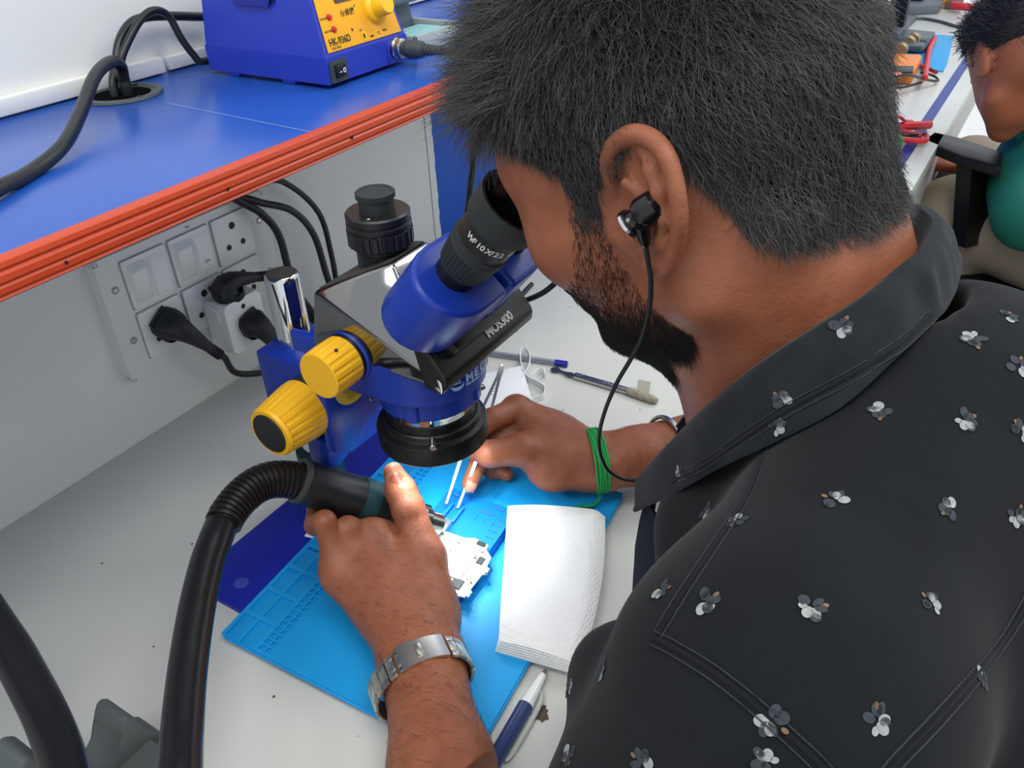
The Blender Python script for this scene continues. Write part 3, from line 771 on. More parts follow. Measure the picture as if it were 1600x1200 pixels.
def plug(name, label, base, axis, down, cordpts, s=1.0, r=.0038):
    """angled plug: round face against the socket at base, body bending towards 'down'"""
    base = Vector(base); axis = Vector(axis).normalized(); down = Vector(down).normalized()
    t = thing(name, label, 'plug', base, 'plugs in the wall board')
    side = axis.cross(down).normalized()
    def L(a, d, w=0): return base+axis*a*s+down*d*s+side*w*s
    bm = bmesh.new()
    secs = [(L(.000, 0), .0175, .0175), (L(.010, 0), .0180, .0175), (L(.0125, .0012), .0155, .0165), (L(.019, .004), .013, .014), (L(.024, .012), .0105, .0105), (L(.026, .022), .0085, .0085), (L(.027, .036), .0064, .0066), (L(.0275, .048), .0052, .0052)]
    rings = []
    for i, (c, a, b) in enumerate(secs):
        tt = (secs[min(i+1, len(secs)-1)][0]-secs[max(i-1, 0)][0]).normalized()
        if i < 2: tt = axis
        u = side; v = tt.cross(u).normalized()
        ring = []
        for k in range(24):
            an = 2*PI*k/24; ca, sa = math.cos(an), math.sin(an); e = .72
            ring.append(bm.verts.new(c+u*(a*s*math.copysign(abs(ca)**e, ca))+v*(b*s*math.copysign(abs(sa)**e, sa))))
        rings.append(ring)
    for A_, B_ in zip(rings[:-1], rings[1:]):
        for k in range(24): bm.faces.new((A_[k], A_[(k+1) % 24], B_[(k+1) % 24], B_[k]))
    bm.faces.new(rings[0]); bm.faces.new(rings[-1])
    done('body', bm, m_greyblack, t, auto=35)
    bm = bmesh.new(); e = L(.0275, .046); dd = (L(.0275, .048)-L(.0268, .036)).normalized()
    lathe(bm, sum([[(.0062*s, i*.0042*s), (.0062*s, i*.0042*s+.0024*s), (.0047*s, i*.0042*s+.0026*s), (.0047*s, i*.0042*s+.0040*s)] for i in range(4)], [(0, 0)])+[(0, .017*s)], at(e, dd), 18)
    done('strain_relief', bm, m_greyblack, t)
    done('grip_rib', mbox((0, 0, 0), (.026*s, .004*s, .006*s), axes(L(.0045, -.0165), side, axis), .001), m_greyblack, t)
    e2 = e+dd*.015*s
    bm = bmesh.new(); tube(bm, [e2-dd*.004, e2+dd*.008]+[Vector(p) for p in cordpts], r, 12, 8); done('cord', bm, m_cable, t)
    return t
m_greyblack = mat('plug_black', '#1f2325', .5, bump=.1, bscale=900)
YM = YB-.0035
plug('power_plug', 'black angled plug in the lower left socket of the white board', (.456, YM, .1235), (0, -1, 0), (.62, -.02, -.9), [(.512, .722, .034), (.545, .712, .019), (.585, .690, .018), (.62, .66, .02), (.66, .64, .006), (.72, .63, .0045)])
# multi-way adapter
ad = thing('plug_adapter', 'white multi plug adapter standing out of the middle socket', 'adapter', (.522, YM, .1))
bm = bmesh.new()
AX0, AX1, AZ0, AZ1 = .507, .560, .064, .1265
prism(bm, rrect(AX1-AX0, AZ1-AZ0, .005), .034, axes(((AX0+AX1)/2, YM, (AZ0+AZ1)/2), (1, 0, 0), (0, 0, 1)), .002)
done('body', bm, m_white2, ad)
bm = bmesh.new(); cyl(bm, (.5045, YM-.014, .112), (.5075, YM-.014, .112), .012, 24, .002); done('cap', bm, m_white2, ad)
for dx, dz in ((0, .017), (-.010, -.004), (.010, -.004)):
    bm = bmesh.new(); cyl(bm, ((AX0+AX1)/2+dx, YM-.0345, (AZ0+AZ1)/2+dz+.004), ((AX0+AX1)/2+dx, YM-.03, (AZ0+AZ1)/2+dz+.004), .003, 16); done('pin_hole', bm, m_dark, ad)
plug('power_plug', 'black plug in the front of the white adapter, cord hanging straight down', ((AX0+AX1)/2+.004, YM-.034, .092), (0, -1, 0), (.28, 0, -1), [(.562, .683, .022), (.566, .68, .012), (.585, .675, .005), (.63, .672, .0045), (.70, .68, .0045)], .92, .0034)
plug('power_plug', 'black plug lying sideways on top of the white adapter', (.530, YM-.018, .128), (-.25, -.25, .93), (1, -.12, -.35), [(.612, .715, .105), (.622, .70, .075), (.63, .69, .04), (.64, .682, .012), (.68, .68, .005), (.74, .68, .0045)], .95, .0034)
# loose cables hanging from under the shelf
for lab, pts, r in (('black cable hanging from under the shelf nearest the sockets', [(.56, .742, ZS-.02), (.5655, .738, .245), (.60, .724, .20), (.612, .716, .17), (.612, .71, .12), (.622, .705, .07), (.64, .70, .02), (.68, .69, .0045), (.75, .69, .0045)], .0045),
                    ('black cable under the shelf bending behind the chrome post', [(.568, .742, ZS-.02), (.575, .738, .24), (.60, .728, .214), (.640, .718, .19), (.665, .715, .15), (.672, .712, .09), (.68, .705, .03), (.70, .70, .0045), (.76, .70, .0045)], .0042),
                    ('black cable under the shelf curving farthest to the right', [(.585, .742, ZS-.02), (.592, .738, .243), (.645, .730, .222), (.688, .725, .17), (.695, .722, .11), (.69, .715, .05), (.70, .71, .0045), (.77, .71, .0045)], .0036)):
    tag(done('hanging_cable', mtube(pts, r, 12, 8), m_cable), lab, 'cable', 'cables hanging from under the shelf')
# ------------------------------------------------------------------ stereo microscope
m_mblue = mat('microscope_blue', '#1637a0', .33, spec=.5, bump=.06, bscale=1400, noise=.05, nscale=80)
m_mblue2 = mat('base_blue', '#0d1f9e', .45, bump=.06, bscale=1500)
m_mirror = mat('glossy_black', '#0a0b0d', .06, spec=1.0, coat=1., ior=1.9)
m_satin = mat('satin_black', '#17191a', .38, bump=.05, bscale=1500)
m_dusty = mat('dusty_black', '#4a4540', .6, noise=.35, nscale=180)
m_rubber = mat('rubber_black', '#24292a', .6, bump=.05, bscale=1500)
m_my = mat('knob_gold', '#efb41f', .36, spec=.5)
m_lens = mat('lens_dark', '#050607', .03, spec=1., coat=1.)
CX, CY = .42, .354          # optical axis
PY = .498                   # pillar
ms = thing('microscope', 'blue and black trinocular stereo microscope standing in the middle of the bench', 'microscope', (CX, PY, 0))
bm = bmesh.new(); prism(bm, rrect(.292, .238, .014, 6, .421, .416), .0044, None, .0012); done('base_plate', bm, m_mblue2, ms)
bm = bmesh.new(); cyl(bm, AZ(377, 911, .0043), AZ(377, 911, .0043)+Vector((0, 0, .0004)), .0066, 28, .0001); done('base_dimple', bm, mat('dimple_blue', '#3a4fb0', .5), ms)
bm = bmesh.new(); lathe(bm, [(0, .004), (.0145, .004), (.0145, .251), (.0138, .2535), (.0128, .2545), (.0128, .2535), (0, .2535)], Matrix.Translation((CX, PY, 0)), 48)
done('pillar', bm, m_chrome, ms, auto=30)
bm = bmesh.new(); lathe(bm, [(0, .0), (.0124, .0), (.0124, .0008), (0, .0008)], Matrix.Translation((CX, PY, .2537)), 40); done('pillar_cap', bm, m_dusty, ms)
bm = bmesh.new(); lathe(bm, [(.0146, .030), (.0208, .030), (.0214, .031), (.0214, .0705), (.0207, .0715), (.0146, .0715)], Matrix.Translation((CX, PY, 0)), 40)
sc_ = done('stop_collar', bm, mat('collar_teal', '#123844', .4), ms, auto=30)
bm = bmesh.new(); cyl(bm, (CX-.019, PY-.004, .0635), (CX-.034, PY-.006, .0635), .0045, 18, .001); done('clamp_screw', bm, m_steel, sc_)
bm = bmesh.new(); cyl(bm, (CX-.033, PY-.006, .0635), (CX-.045, PY-.008, .0635), .0085, 6, .001); done('clamp_knob', bm, m_dark, sc_)
# pillar foot
bm = bmesh.new(); lathe(bm, [(0, .0044), (.027, .0044), (.027, .0075), (.0235, .010), (.0146, .011), (.0146, .012)], Matrix.Translation((CX, PY, 0)), 40); done('pillar_foot', bm, m_mblue2, ms, auto=30)
# focusing block that slides on the pillar
bm = bmesh.new()
XL, XR = .390, .450
pf = [(.516, .112), (.5165, .190), (.500, .1905), (.468, .1905), (.424, .190), (.424, .112)]
prism(bm, pf, XR-XL, axes((XL, 0, 0), (0, 1, 0), (0, 0, 1)))
bevel_all(bm, .0022, 2); done('focus_block', bm, m_mblue, ms)
bm = bmesh.new(); lathe(bm, [(.0147, 0), (.0195, 0), (.019, .0012), (.0147, .0014)], Matrix.Translation((CX, PY, .1902)), 40); done('bore_lip', bm, m_mblue, ms)
done('clamp_slot', mbox((.412, .468, .1905), (.0022, .012, .0012), Matrix.Identity(4)), m_black, ms, smooth=False)
bm = bmesh.new(); cyl(bm, (XL-.0012, .466, .176), (XL+.002, .466, .176), .0036, 20, .0005); bs = done('block_screw', bm, m_steel, ms)
bm = bmesh.new(); cyl(bm, (XL-.0016, .466, .176), (XL-.0010, .466, .176), .0016, 6, 0); done('hex_socket', bm, m_black, bs)
# dovetail slide in front of the block
done('slide_plate', mprism([(.366, .134), (.366, .198), (.430, .198), (.430, .150), (.424, .150), (.424, .143), (.414, .143), (.414, .147), (.402, .139), (.402, .134), (.396, .130), (.385, .125)], .010, axes((0, .424, 0), (1, 0, 0), (0, 0, 1)), .0012), m_mblue, ms)
done('slide_tongue', mprism([(.366, .103), (.366, .130), (.392, .130), (.392, .122), (.383, .120), (.383, .114), (.396, .111), (.396, .106), (.378, .1)], .022, axes((0, .446, .011), (1, 0, 0), (0, 0, 1)), .0010), m_mblue, ms)
bm = bmesh.new(); prism(bm, [(.0205*math.cos(a), .0185*math.sin(a)) for a in np.linspace(0, 2*PI, 41)[:-1]], .0006, axes((.397, .4142, .186), (1, 0, 0), (0, 0, 1))); lb = done('warning_label', bm, mat('label_yellow', '#e2c63a', .5), ms)
for i in range(8):
    done('label_print', mbox((.397+.0006*(i % 3), .4134, .1835-.0021*i), (.026-.0018*i-.003*(i % 2), .0002, .0006)), mat('label_ink', '#8b7a2a', .7), lb, smooth=False) if i < 6 else None
# knobs
def gold_knob(name, x0, x1, y, z, r0, r1, n, cap=None, groove=.93, parent=ms):
    bm = bmesh.new()
    L = x0-x1
    rf = lambda a, i: (groove if ((a/(2*PI)*n) % 1) < .35 else 1.) if i in (2, 3, 4) else 1.
    prof = [(0, 0), (r0, 0), (r0, .18*L), (r0+(r1-r0)*.6, .6*L), (r1*.992, .90*L), (r1, .93*L), (r1*.93, L), (r1*.72, L), (0, L)] if cap else [(0, 0), (r0, 0), (r0, .30*L), (r0, .55*L), (r1*.99, .93*L), (r1*.97, .98*L), (r1*.92, L), (0, L)]
    lathe(bm, prof, axes((x0, y, z), (0, 1, 0), (0, 0, -1)) if False else at((x0, y, z), (-1, 0, 0)), 96, rf)
    o = done(name, bm, m_my, parent, auto=22)
    return o
bm = bmesh.new(); cyl(bm, (.391, .441, .170), (.366, .441, .170), .0245, 40, .001); done('knob_collar', bm, m_black, ms)
k1 = gold_knob('focus_knob', .3675, .328, .441, .170, .0255, .0215, 22, True, .965)
bm = bmesh.new(); cyl(bm, (.329, .441, .170), (.3265, .441, .170), .0168, 48, .0006); done('knob_cap', bm, mat('cap_black', '#1d1f20', .6, noise=.25, nscale=900), k1)
bm = bmesh.new(); cyl(bm, (.449, .441, .170), (.468, .441, .170), .0245, 40, .001); done('knob_collar', bm, m_black, ms)
bm = bmesh.new(); lathe(bm, [(0, 0), (.0255, 0), (.0255, .008), (.0215, .037), (.020, .0395), (0, .0395)], at((.468, .441, .170), (1, 0, 0)), 48); k1b = done('focus_knob', bm, m_my, ms, auto=25)
bm = bmesh.new(); cyl(bm, (.506, .441, .170), (.5085, .441, .170), .0168, 40, .0006); done('knob_cap', bm, m_black, k1b)
# zoom knobs
ZY, ZZ = .386, .2335
bm = bmesh.new(); cyl(bm, (.378, ZY, ZZ), (.3685, ZY, ZZ), .0208, 40, .0015); done('zoom_boss', bm, m_mblue, ms)
bm = bmesh.new(); cyl(bm, (.370, ZY, ZZ), (.3655, ZY, ZZ), .0196, 40, .0008); done('zoom_collar', bm, m_black, ms)
k2 = gold_knob('zoom_knob', .3660, .339, ZY, ZZ, .0190, .0186, 18, None, .95)
bm = bmesh.new(); cyl(bm, (.3525, ZY-.008, ZZ+.0168), (.3525, ZY-.0083, ZZ+.0176), .0013, 12, 0); done('grub_screw', bm, m_dark, k2)
bm = bmesh.new(); lathe(bm, [(0, 0), (.0188, 0), (.0186, .024), (.0175, .026), (0, .026)], at((.476, ZY, ZZ), (1, 0, 0)), 48); done('zoom_knob', bm, m_my, ms, auto=25)
bm = bmesh.new(); cyl(bm, (.468, ZY, ZZ), (.4765, ZY, ZZ), .0215, 40, .001); done('zoom_boss', bm, m_mblue, ms)
# carrier arm with the objective mount
bm = bmesh.new()
pts = []
for z, s in ((.200, 0), (.2075, 0), (.243, 1)):
    if s == 0:
        pts += [(.371, .430, z), (.469, .430, z)]
        pts += [(CX+.0465*math.cos(a), CY+.0465*math.sin(a), z+ (.0 if z > .205 else 0)) for a in np.linspace(0, 2*PI, 49)[:-1]]
    else:
        pts += [(.371, .430, z-.006), (.469, .430, z-.006)]
        pts += [(CX+.0485*math.cos(a), CY+.0485*math.sin(a), z-.010) for a in np.linspace(0, 2*PI, 49)[:-1]]
hull(bm, pts); done('carrier_arm', bm, m_mblue, ms, auto=28)
done('arm_rib', mbox((.372, .428, .232), (.006, .03, .018), None, .002), m_mblue, ms)
bm = bmesh.new()
def rmount(a, i):
    d = (math.degrees(a)-190) % 90
    return 1.06 if d < 16 else 1.0
lathe(bm, [(.030, .1815), (.0392, .1815), (.0398, .1825), (.0398, .2010), (.0398, .2015), (.030, .2015)], Matrix.Translation((CX, CY, 0)), 120, rmount, closed=True); done('mount_ring', bm, m_mblue, ms, auto=22)
for a in (200, 290, 20, 110):
    a = math.radians(a-1); d = Vector((math.cos(a), math.sin(a), 0)); p = Vector((CX, CY, .1915))+d*.0415
    bm = bmesh.new(); cyl(bm, p-d*.001, p+d*.0013, .0028, 18, .0003); done('set_screw', bm, m_mblue, ms)
for a in (335, 155): 
    a = math.radians(a); d = Vector((math.cos(a), math.sin(a), 0)); p = Vector((CX, CY, .196))
    bm = bmesh.new(); cyl(bm, p+d*.038, p+d*.0505, .0022, 14, .0004); done('mount_screw', bm, m_steel, ms)
bm = bmesh.new(); lathe(bm, [(.024, .150), (.033, .150), (.0345, .160), (.0350, .176), (.0365, .1815), (.036, .183), (.024, .183)], Matrix.Translation((CX, CY, 0)), 64, closed=True); done('objective', bm, m_chrome, ms, auto=30)
bm = bmesh.new(); lathe(bm, [(0, .156), (.024, .156), (.024, .158), (0, .158)], Matrix.Translation((CX, CY, 0)), 40); done('objective_lens', bm, m_lens, ms)
# MECHANIC lettering wrapped around the front of the carrier
m_let = mat('letter_blue', '#a9c3ea', .5)
def wrap_text(s, r, z, a0, size, m, parent, step, cy=CY, cx=CX, lean=0.0, bold=.0003):
    a = math.radians(a0)
    for ch_ in s:
        if ch_ != ' ':
            d = Vector((math.cos(a), math.sin(a), 0)); t = Vector((-math.sin(a), math.cos(a), 0))
            text(ch_, size, axes(Vector((cx, cy, z))+d*r, t, (0, 0, 1)), m, parent, .00012, bold=bold)
        a += step*(.55 if ch_ in 'I' else 1.)*(1.2 if ch_ in 'M' else 1)/r
ca = bpy.data.objects['carrier_arm']
wrap_text('MECHANIC', .0485, .2138, 255, .0098, m_let, ca, .0078)
wrap_text('ORIGINAL TOOLS MADE FOR', .0484, .2105, 255, .0028, m_let, ca, .0022, bold=.0001)
# crest beside the lettering: crescent with rays
bm = bmesh.new(); a = math.radians(246); dd = Vector((math.cos(a), math.sin(a), 0)); tt = Vector((-math.sin(a), math.cos(a), 0))
mm = axes(Vector((CX, CY, .2155))+dd*.0485, tt, (0, 0, 1))
out = [(.0056*math.cos(t), .0046*math.sin(t)-.001) for t in np.linspace(PI*1.02, PI*2.1, 16)]+[(.0046*math.cos(t)+.0004, .0020*math.sin(t)-.0006) for t in np.linspace(PI*2.05, PI*1.05, 12)]
prism(bm, out, .00025, mm)
for k in range(3): box(bm, (-.003+.0024*k, .0028+.0005*k, .0001), (.0014, .0034, .0003), mm)
box(bm, (-.0005, .0007, .0001), (.0074, .0010, .0003), mm)
done('crest', bm, m_let, ca, smooth=False)
# glossy black head shell
bm = bmesh.new()
def mir(p): return (2*CX-p[0], p[1], p[2])
D, A_, B_, C_, E_ = (.368, .418, .234), (.3695, .409, .2815), (.399, .357, .303), (.3745, .303, .2315), (.3745, .315, .226)
hull(bm, [D, A_, B_, C_, E_]+[mir(p) for p in (D, A_, B_, C_, E_)]); bevel_all(bm, .0022, 3, 12)
sh_ = done('head_shell', bm, m_mirror, ms, auto=30)
# dusty roof and chrome edge strips
bm = bmesh.new(); o_ = .0008
prism(bm, [], .001) if False else None
R4 = [Vector(p)+Vector((0, 0, o_)) for p in ((.374, .4065, .2826), (.4015, .3585, .303), (.4385, .3585, .303), (.466, .4065, .2826))]
poly8(bm, [p-Vector((0, 0, .001)) for p in R4], R4); done('roof_cover', bm, m_dusty, ms, smooth=False)
for q in ((B_, C_), (mir(B_), mir(C_))):
    bm = bmesh.new(); a, b = Vector(q[0]), Vector(q[1]); s = -1 if q[0][0] < CX else 1
    tube(bm, [a+Vector((s*.0006, -.003, -.002)), b+Vector((s*.0012, .001, .003)), b+Vector((s*.0010, .0045, -.003))], .0016, 10, 6); done('chrome_strip', bm, m_chrome, ms)
# black front bar with the model lettering
bm = bmesh.new()
pr = [(.318, .2255), (.3255, .2585), (.3205, .2640), (.3160, .2620), (.2985, .2400), (.2975, .2360), (.2985, .2290), (.3050, .2240)]
prism(bm, pr, .1180, axes((.3725, 0, 0), (0, 1, 0), (0, 0, 1))); bevel_all(bm, .0022, 3, 15)
fb = done('front_bar', bm, m_satin, ms, auto=30)
nf = Vector((0, -(.2615-.245), (.3135-.3015)))
text('MOS300', .0098, axes((.4285, .2998, .2416), (1, 0, 0), (0, .0175, .0220)) @ Matrix.Translation((.001, .0006, .0007)), mat('letter_grey', '#c9ccc8', .5), fb, .00015, bold=.0004)
# trinocular port
TY = .383
bm = bmesh.new()
rib = lambda a, i: (1.035 if ((a/(2*PI)*26) % 1) < .55 else .985) if i in (7, 8, 9) else 1.
prof = [(0, .288), (.0190, .288), (.0190, .3010), (.0195, .3018), (.0195, .3040), (.0212, .3050), (.0214, .3054), (.0232, .3066), (.0232, .3120), (.0232, .3175), (.0222, .3182), (.0222, .3192), (.0236, .3198), (.0236, .3222), (.0222, .3230), (.0222, .3240), (.0234, .3248), (.0234, .3290), (.0222, .3303), (0, .3303)]
lathe(bm, prof, Matrix.Translation((CX, TY, 0)), 156, rib); tp = done('camera_port', bm, m_satin, ms, auto=24)
bm = bmesh.new()
lathe(bm, [(0, .3303), (.0128, .3303), (.0128, .3395), (.0139, .3400), (.0139, .3438), (.0130, .3446), (.0116, .3446), (.0110, .3437), (0, .3437)], Matrix.Translation((CX, TY, 0)), 120, lambda a, i: (1.02 if ((a/(2*PI)*40) % 1) < .5 else .99) if i in (3, 4) else 1.); done('port_cap', bm, m_rubber, ms, auto=24)
for a in (200, 20): 
    a = math.radians(a); bm = bmesh.new(); cyl(bm, (CX+.0182*math.cos(a), TY+.0182*math.sin(a), .330), (CX+.0182*math.cos(a), TY+.0182*math.sin(a), .3311), .0015, 14, .0002); done('port_screw', bm, m_steel, tp)
# binocular tubes
EA = math.radians(50)
ev = Vector((0, -math.cos(EA), math.sin(EA))); nv = Vector((0, -math.sin(EA), -math.cos(EA)))
for s in (-1, 1):
    c0 = Vector((CX+s*.032, .245, .372))
    mtx = axes(c0, (1, 0, 0), ev.cross(Vector((1, 0, 0))))     # local z along ev
    # housing in the plane across the eyepiece axis: outer side rounded
    W0, W1 = (-.0345, .0285) if s < 0 else (-.0285, .0345)
    shp = []
    for k in range(13):      # outer rounding
        a = math.radians(-90+180*k/12)
        shp.append((.0+(.0345*math.cos(a)), .027*math.sin(a)))
    if s < 0: shp = [(-x, y) for x, y in shp]
    # local y axis = -nv (towards the top); lower part reaches further down
    body = [(x, y if y > 0 else y*1.12) for x, y in shp]
    inner = .0285 if s < 0 else -.0285
    ordered = body
    ordered = ([(inner, -.0302)]+ordered+[(inner, .0270)])
    bm = bmesh.new(); prism(bm, ordered, .052, mtx @ Matrix.Translation((0, 0, -.128)))
    bevel_all(bm, .0042, 4, 24)
    done('prism_housing', bm, m_mblue, ms, auto=30)
    # eyepiece
    bm = bmesh.new()
    lathe(bm, [(.0, -.079), (.0142, -.079), (.0142, -.0655), (.0138, -.065), (0, -.065)], mtx, 48); done('eye_tube', bm, m_black, ms, auto=30)
    bm = bmesh.new(); lathe(bm, [(.0150, -.0665), (.0154, -.0665), (.0154, -.0657), (.0150, -.0657)], mtx, 48, closed=True); done('gold_line', bm, mat('brass_line', '#b79a5a', .3, metal=1.), ms)
    bm = bmesh.new()
    rr = lambda a, i: (1.03 if ((a/(2*PI)*36) % 1) < .5 else .985) if i in (2, 3) else 1.
    lathe(bm, [(0, -.066), (.0160, -.066), (.0163, -.0645), (.0186, -.0475), (.0192, -.0460), (.0192, -.0435), (.0188, -.0425), (.0198, -.0420), (.0198, -.0400), (.0190, -.0395), (.0190, -.0375), (.0185, -.037), (0, -.037)], mtx, 144, rr); ep = done('dioptre_ring', bm, m_rubber, ms, auto=24)
    bm = bmesh.new(); lathe(bm, [(0, -.038), (.0188, -.038), (.0188, -.0180), (.0176, -.017), (0, -.017)], mtx, 64); ey = done('eyepiece', bm, m_satin, ms, auto=30)
    bm = bmesh.new(); lathe(bm, [(.0188, -.0205), (.0212, -.0205), (.0222, -.019), (.0232, -.001), (.0230, .0002), (.0212, .0002), (.0205, -.001), (.0168, -.016), (.0168, -.019)], mtx, 64); done('eyecup', bm, m_rubber, ms, auto=30)
    bm = bmesh.new(); lathe(bm, [(0, -.0145), (.010, -.0148), (.0168, -.0165), (.0168, -.018), (0, -.018)], mtx, 48); done('eye_lens', bm, m_lens, ms)
    m_lw = bpy.data.materials['letter_grey']
    a = math.radians(160 if s < 0 else 300)
    for ch_, wd in [('W', 1.25), ('F', .85), ('1', .7), ('0', .95), ('X', .9), ('/', .6), ('2', .9), ('2', .9), (' ', .9), ('6', .9), ('d', .9)] if s < 0 else [('W', 1.25), ('F', .85), ('1', .7), ('0', .95), ('X', .9)]:
        if ch_ != ' ':
            d = Vector((math.cos(a), math.sin(a), 0)); t = Vector((-math.sin(a), math.cos(a), 0))
            text(ch_, .0058, mtx @ axes(d*.0189+Vector((0, 0, -.0305)), t, (0, 0, 1)), m_lw, ey, .0001, bold=.00012)
        a += .0040*wd/.0188
done('housing_bridge', mbox((0, 0, 0), (.030, .045, .040), axes(Vector((CX, .245, .372))-ev*.108-nv*-.006, (1, 0, 0), ev.cross(Vector((1, 0, 0)))), .003), m_mblue, ms)
done('housing_mount', mbox((0, 0, 0), (.070, .060, .02), axes(Vector((CX, .245, .372))-ev*.130+nv*.006, (1, 0, 0), ev.cross(Vector((1, 0, 0)))), .004), m_black, ms)

# ------------------------------------------------------------------ LED ring light clamped under the objective
rl_ = thing('ring_light', 'black round LED ring light clamped under the microscope lens', 'ring light', (CX, CY, .14))
bm = bmesh.new()
lathe(bm, [(.0300, .1410), (.0440, .1410), (.0452, .1425), (.0452, .1560), (.0440, .1585), (.0405, .1600), (.0395, .1615), (.0392, .1650), (.0380, .1662), (.0362, .1665), (.0356, .1680), (.0356, .1720), (.0350, .1730), (.0346, .1730), (.0346, .152), (.0300, .1500)], Matrix.Translation((CX, CY, 0)), 96, closed=True)
done('housing', bm, mat('ring_black', '#101213', .36), rl_, auto=30)
bm = bmesh.new(); lathe(bm, [(.0310, .1414), (.0430, .1414), (.0430, .1404), (.0310, .1404)], Matrix.Translation((CX, CY, 0)), 64, closed=True)
done('diffuser', bm, mat('led_white', '#f4f8ff', .4, emis=6.), rl_, smooth=False)
for a in (218, 338, 98):
    a = math.radians(a); d = Vector((math.cos(a), math.sin(a), 0)); p = Vector((CX, CY, .1655))
    bm = bmesh.new(); cyl(bm, p+d*.035, p+d*.041, .0010, 12, .0002); cyl(bm, p+d*.0405, p+d*.0520, .0026, 16, .0004); done('thumbscrew', bm, m_steel, rl_)
bm = bmesh.new(); tube(bm, [(CX+.040, CY+.012, .150), (CX+.055, CY+.02, .152), (CX+.075, CY+.03, .17), (CX+.085, CY+.0, .21), (.503, .318, .232), (.512, .296, .246), (.528, .284, .266), (.545, .290, .286), (.562, .318, .302), (.60, .33, .318), (.70, .36, .335), (.85, .42, .34), (1.05, .52, .30), (1.25, .65, .25), (1.35, .752, .20)], .0024, 10, 8)
done('cable', bm, m_cable, rl_)
for k in range(6):
    a = 2*PI*k/6
    l = bpy.data.lights.new('ring_led', 'SPOT'); l.energy = .62; l.spot_size = math.radians(104); l.spot_blend = 1.; l.shadow_soft_size = .008; l.color = (.90, .96, 1.)
    o = bpy.data.objects.new('ring_led', l); COL.objects.link(o); o.location = (CX+.037*math.cos(a), CY+.037*math.sin(a), .1395)
    tgt = Vector((CX+.010, CY-.002, .0)); o.rotation_euler = (tgt-Vector(o.location)).to_track_quat('-Z', 'Y').to_euler()
    o.parent = rl_; o.matrix_parent_inverse = rl_.matrix_world.inverted()
# ------------------------------------------------------------------ silicone repair mat
m_mat = mat('mat_blue', '#129be0', .5, noise=.06, nscale=30, bump=.05, bscale=600)
MZ0, MZ = .0046, .0086
u_ = Vector((1, .095, 0)).normalized(); v_ = Vector((.04, -1, 0)).normalized()
NL = Vector((.2506, .4624, 0))-u_*.0035; ML = .3135; MW = .2455
def MP(u, v, z=0): return NL+u_*u+v_*v+Vector((0, 0, z))
MM = Matrix((u_, v_, (0, 0, -1))).transposed().to_4x4(); MM.translation = NL      # local x along length, y across, z down
rm = thing('repair_mat', 'bright blue silicone repair mat with parts pockets lying under the microscope', 'mat', (.42, .36, MZ0))
bm = bmesh.new(); prism(bm, rrect(ML, MW, .006, 5, ML/2, MW/2), .0022, MM @ Matrix.Translation((0, 0, -MZ0-.0022)), .0004); done('base', bm, m_mat, rm)
# top layer: a height field with pockets
us = {.0012, ML-.0012}; vs = {.0012, MW-.0012}
pk = []
n1 = 11
for i in range(n1):
    a = .0022+.0286*i; b = a+.0245
    if b > ML-.003: break
    pk.append((a, b, .0050, .0182, .0028)); pk.append((a, b, .0214, .0350, .0028))
for i in range(int((ML-.012)/.0068)):
    a = .0042+.0066*i; pk.append((a, a+.0046, .0402, .0450, .0030)); pk.append((a, a+.0046, .0470, .0518, .0030))
for a, b, c, d, h in pk: us |= {a, b}; vs |= {c, d}
us = sorted(us); vs = sorted(vs)
H = np.full((len(us)-1, len(vs)-1), MZ)
for a, b, c, d, h in pk:
    for i in range(len(us)-1):
        if us[i] >= a-1e-6 and us[i+1] <= b+1e-6:
            for j in range(len(vs)-1):
                if vs[j] >= c-1e-6 and vs[j+1] <= d+1e-6: H[i, j] = MZ-h+.0004
bm = bmesh.new(); cache = {}
def gv(i, j, z):
    k = (i, j, round(z, 5))
    if k not in cache: cache[k] = bm.verts.new(MP(us[i], vs[j], z))
    return cache[k]
nu, nvv = H.shape
for i in range(nu):
    for j in range(nvv):
        z = H[i, j]; bm.faces.new((gv(i, j, z), gv(i, j+1, z), gv(i+1, j+1, z), gv(i+1, j, z)))
        for di, dj, e in ((1, 0, ((i+1, j), (i+1, j+1))), (0, 1, ((i, j+1), (i+1, j+1))), (-1, 0, ((i, j), (i, j+1))), (0, -1, ((i, j), (i+1, j)))):
            ii, jj = i+di, j+dj
            zn = H[ii, jj] if 0 <= ii < nu and 0 <= jj < nvv else MZ0+.0015
            if zn < z-1e-6:
                (a, b), (c, d) = e; bm.faces.new((gv(a, b, z), gv(c, d, z), gv(c, d, zn), gv(a, b, zn)))
done('pocket_layer', bm, m_mat, rm, smooth=False)
m_eng = mat('engraved_blue', '#0a5f9e', .6)
text('SUNSHINE', .0105, axes(MP(ML-.012, MW-.075, MZ+.0002), v_, u_), m_eng, rm, .0001, bold=.0002)
# engraved line drawing, mostly under the hand
bm = bmesh.new()
for cx_, cy_, R_, ph, lob in ((.105, .125, .014, .3, 5), (.098, .132, .010, 1.0, 3), (.118, .118, .008, 2.0, 4)):
    tube(bm, [MP(cx_+R_*(1+.22*math.sin(lob*t+ph))*math.cos(t), cy_+R_*(1+.22*math.sin(lob*t+ph))*math.sin(t), MZ+.0001) for t in np.linspace(0, 2*PI, 40)], .0005, 6, 0)
done('engraved_emblem', bm, m_eng, rm)
# white sticker tab under the left edge of the mat
q = AZ(487, 832, .0046); tag(done('paper_tab', mbox((0, 0, 0), (.020, .010, .0006), Matrix.Translation(q+Vector((.003, -.001, .0008))) @ Matrix.Rotation(.2, 4, 'Z')), mat('paper', '#e9ebe9', .6)), 'small white paper tab sticking out from under the left edge of the blue mat', 'paper tab')

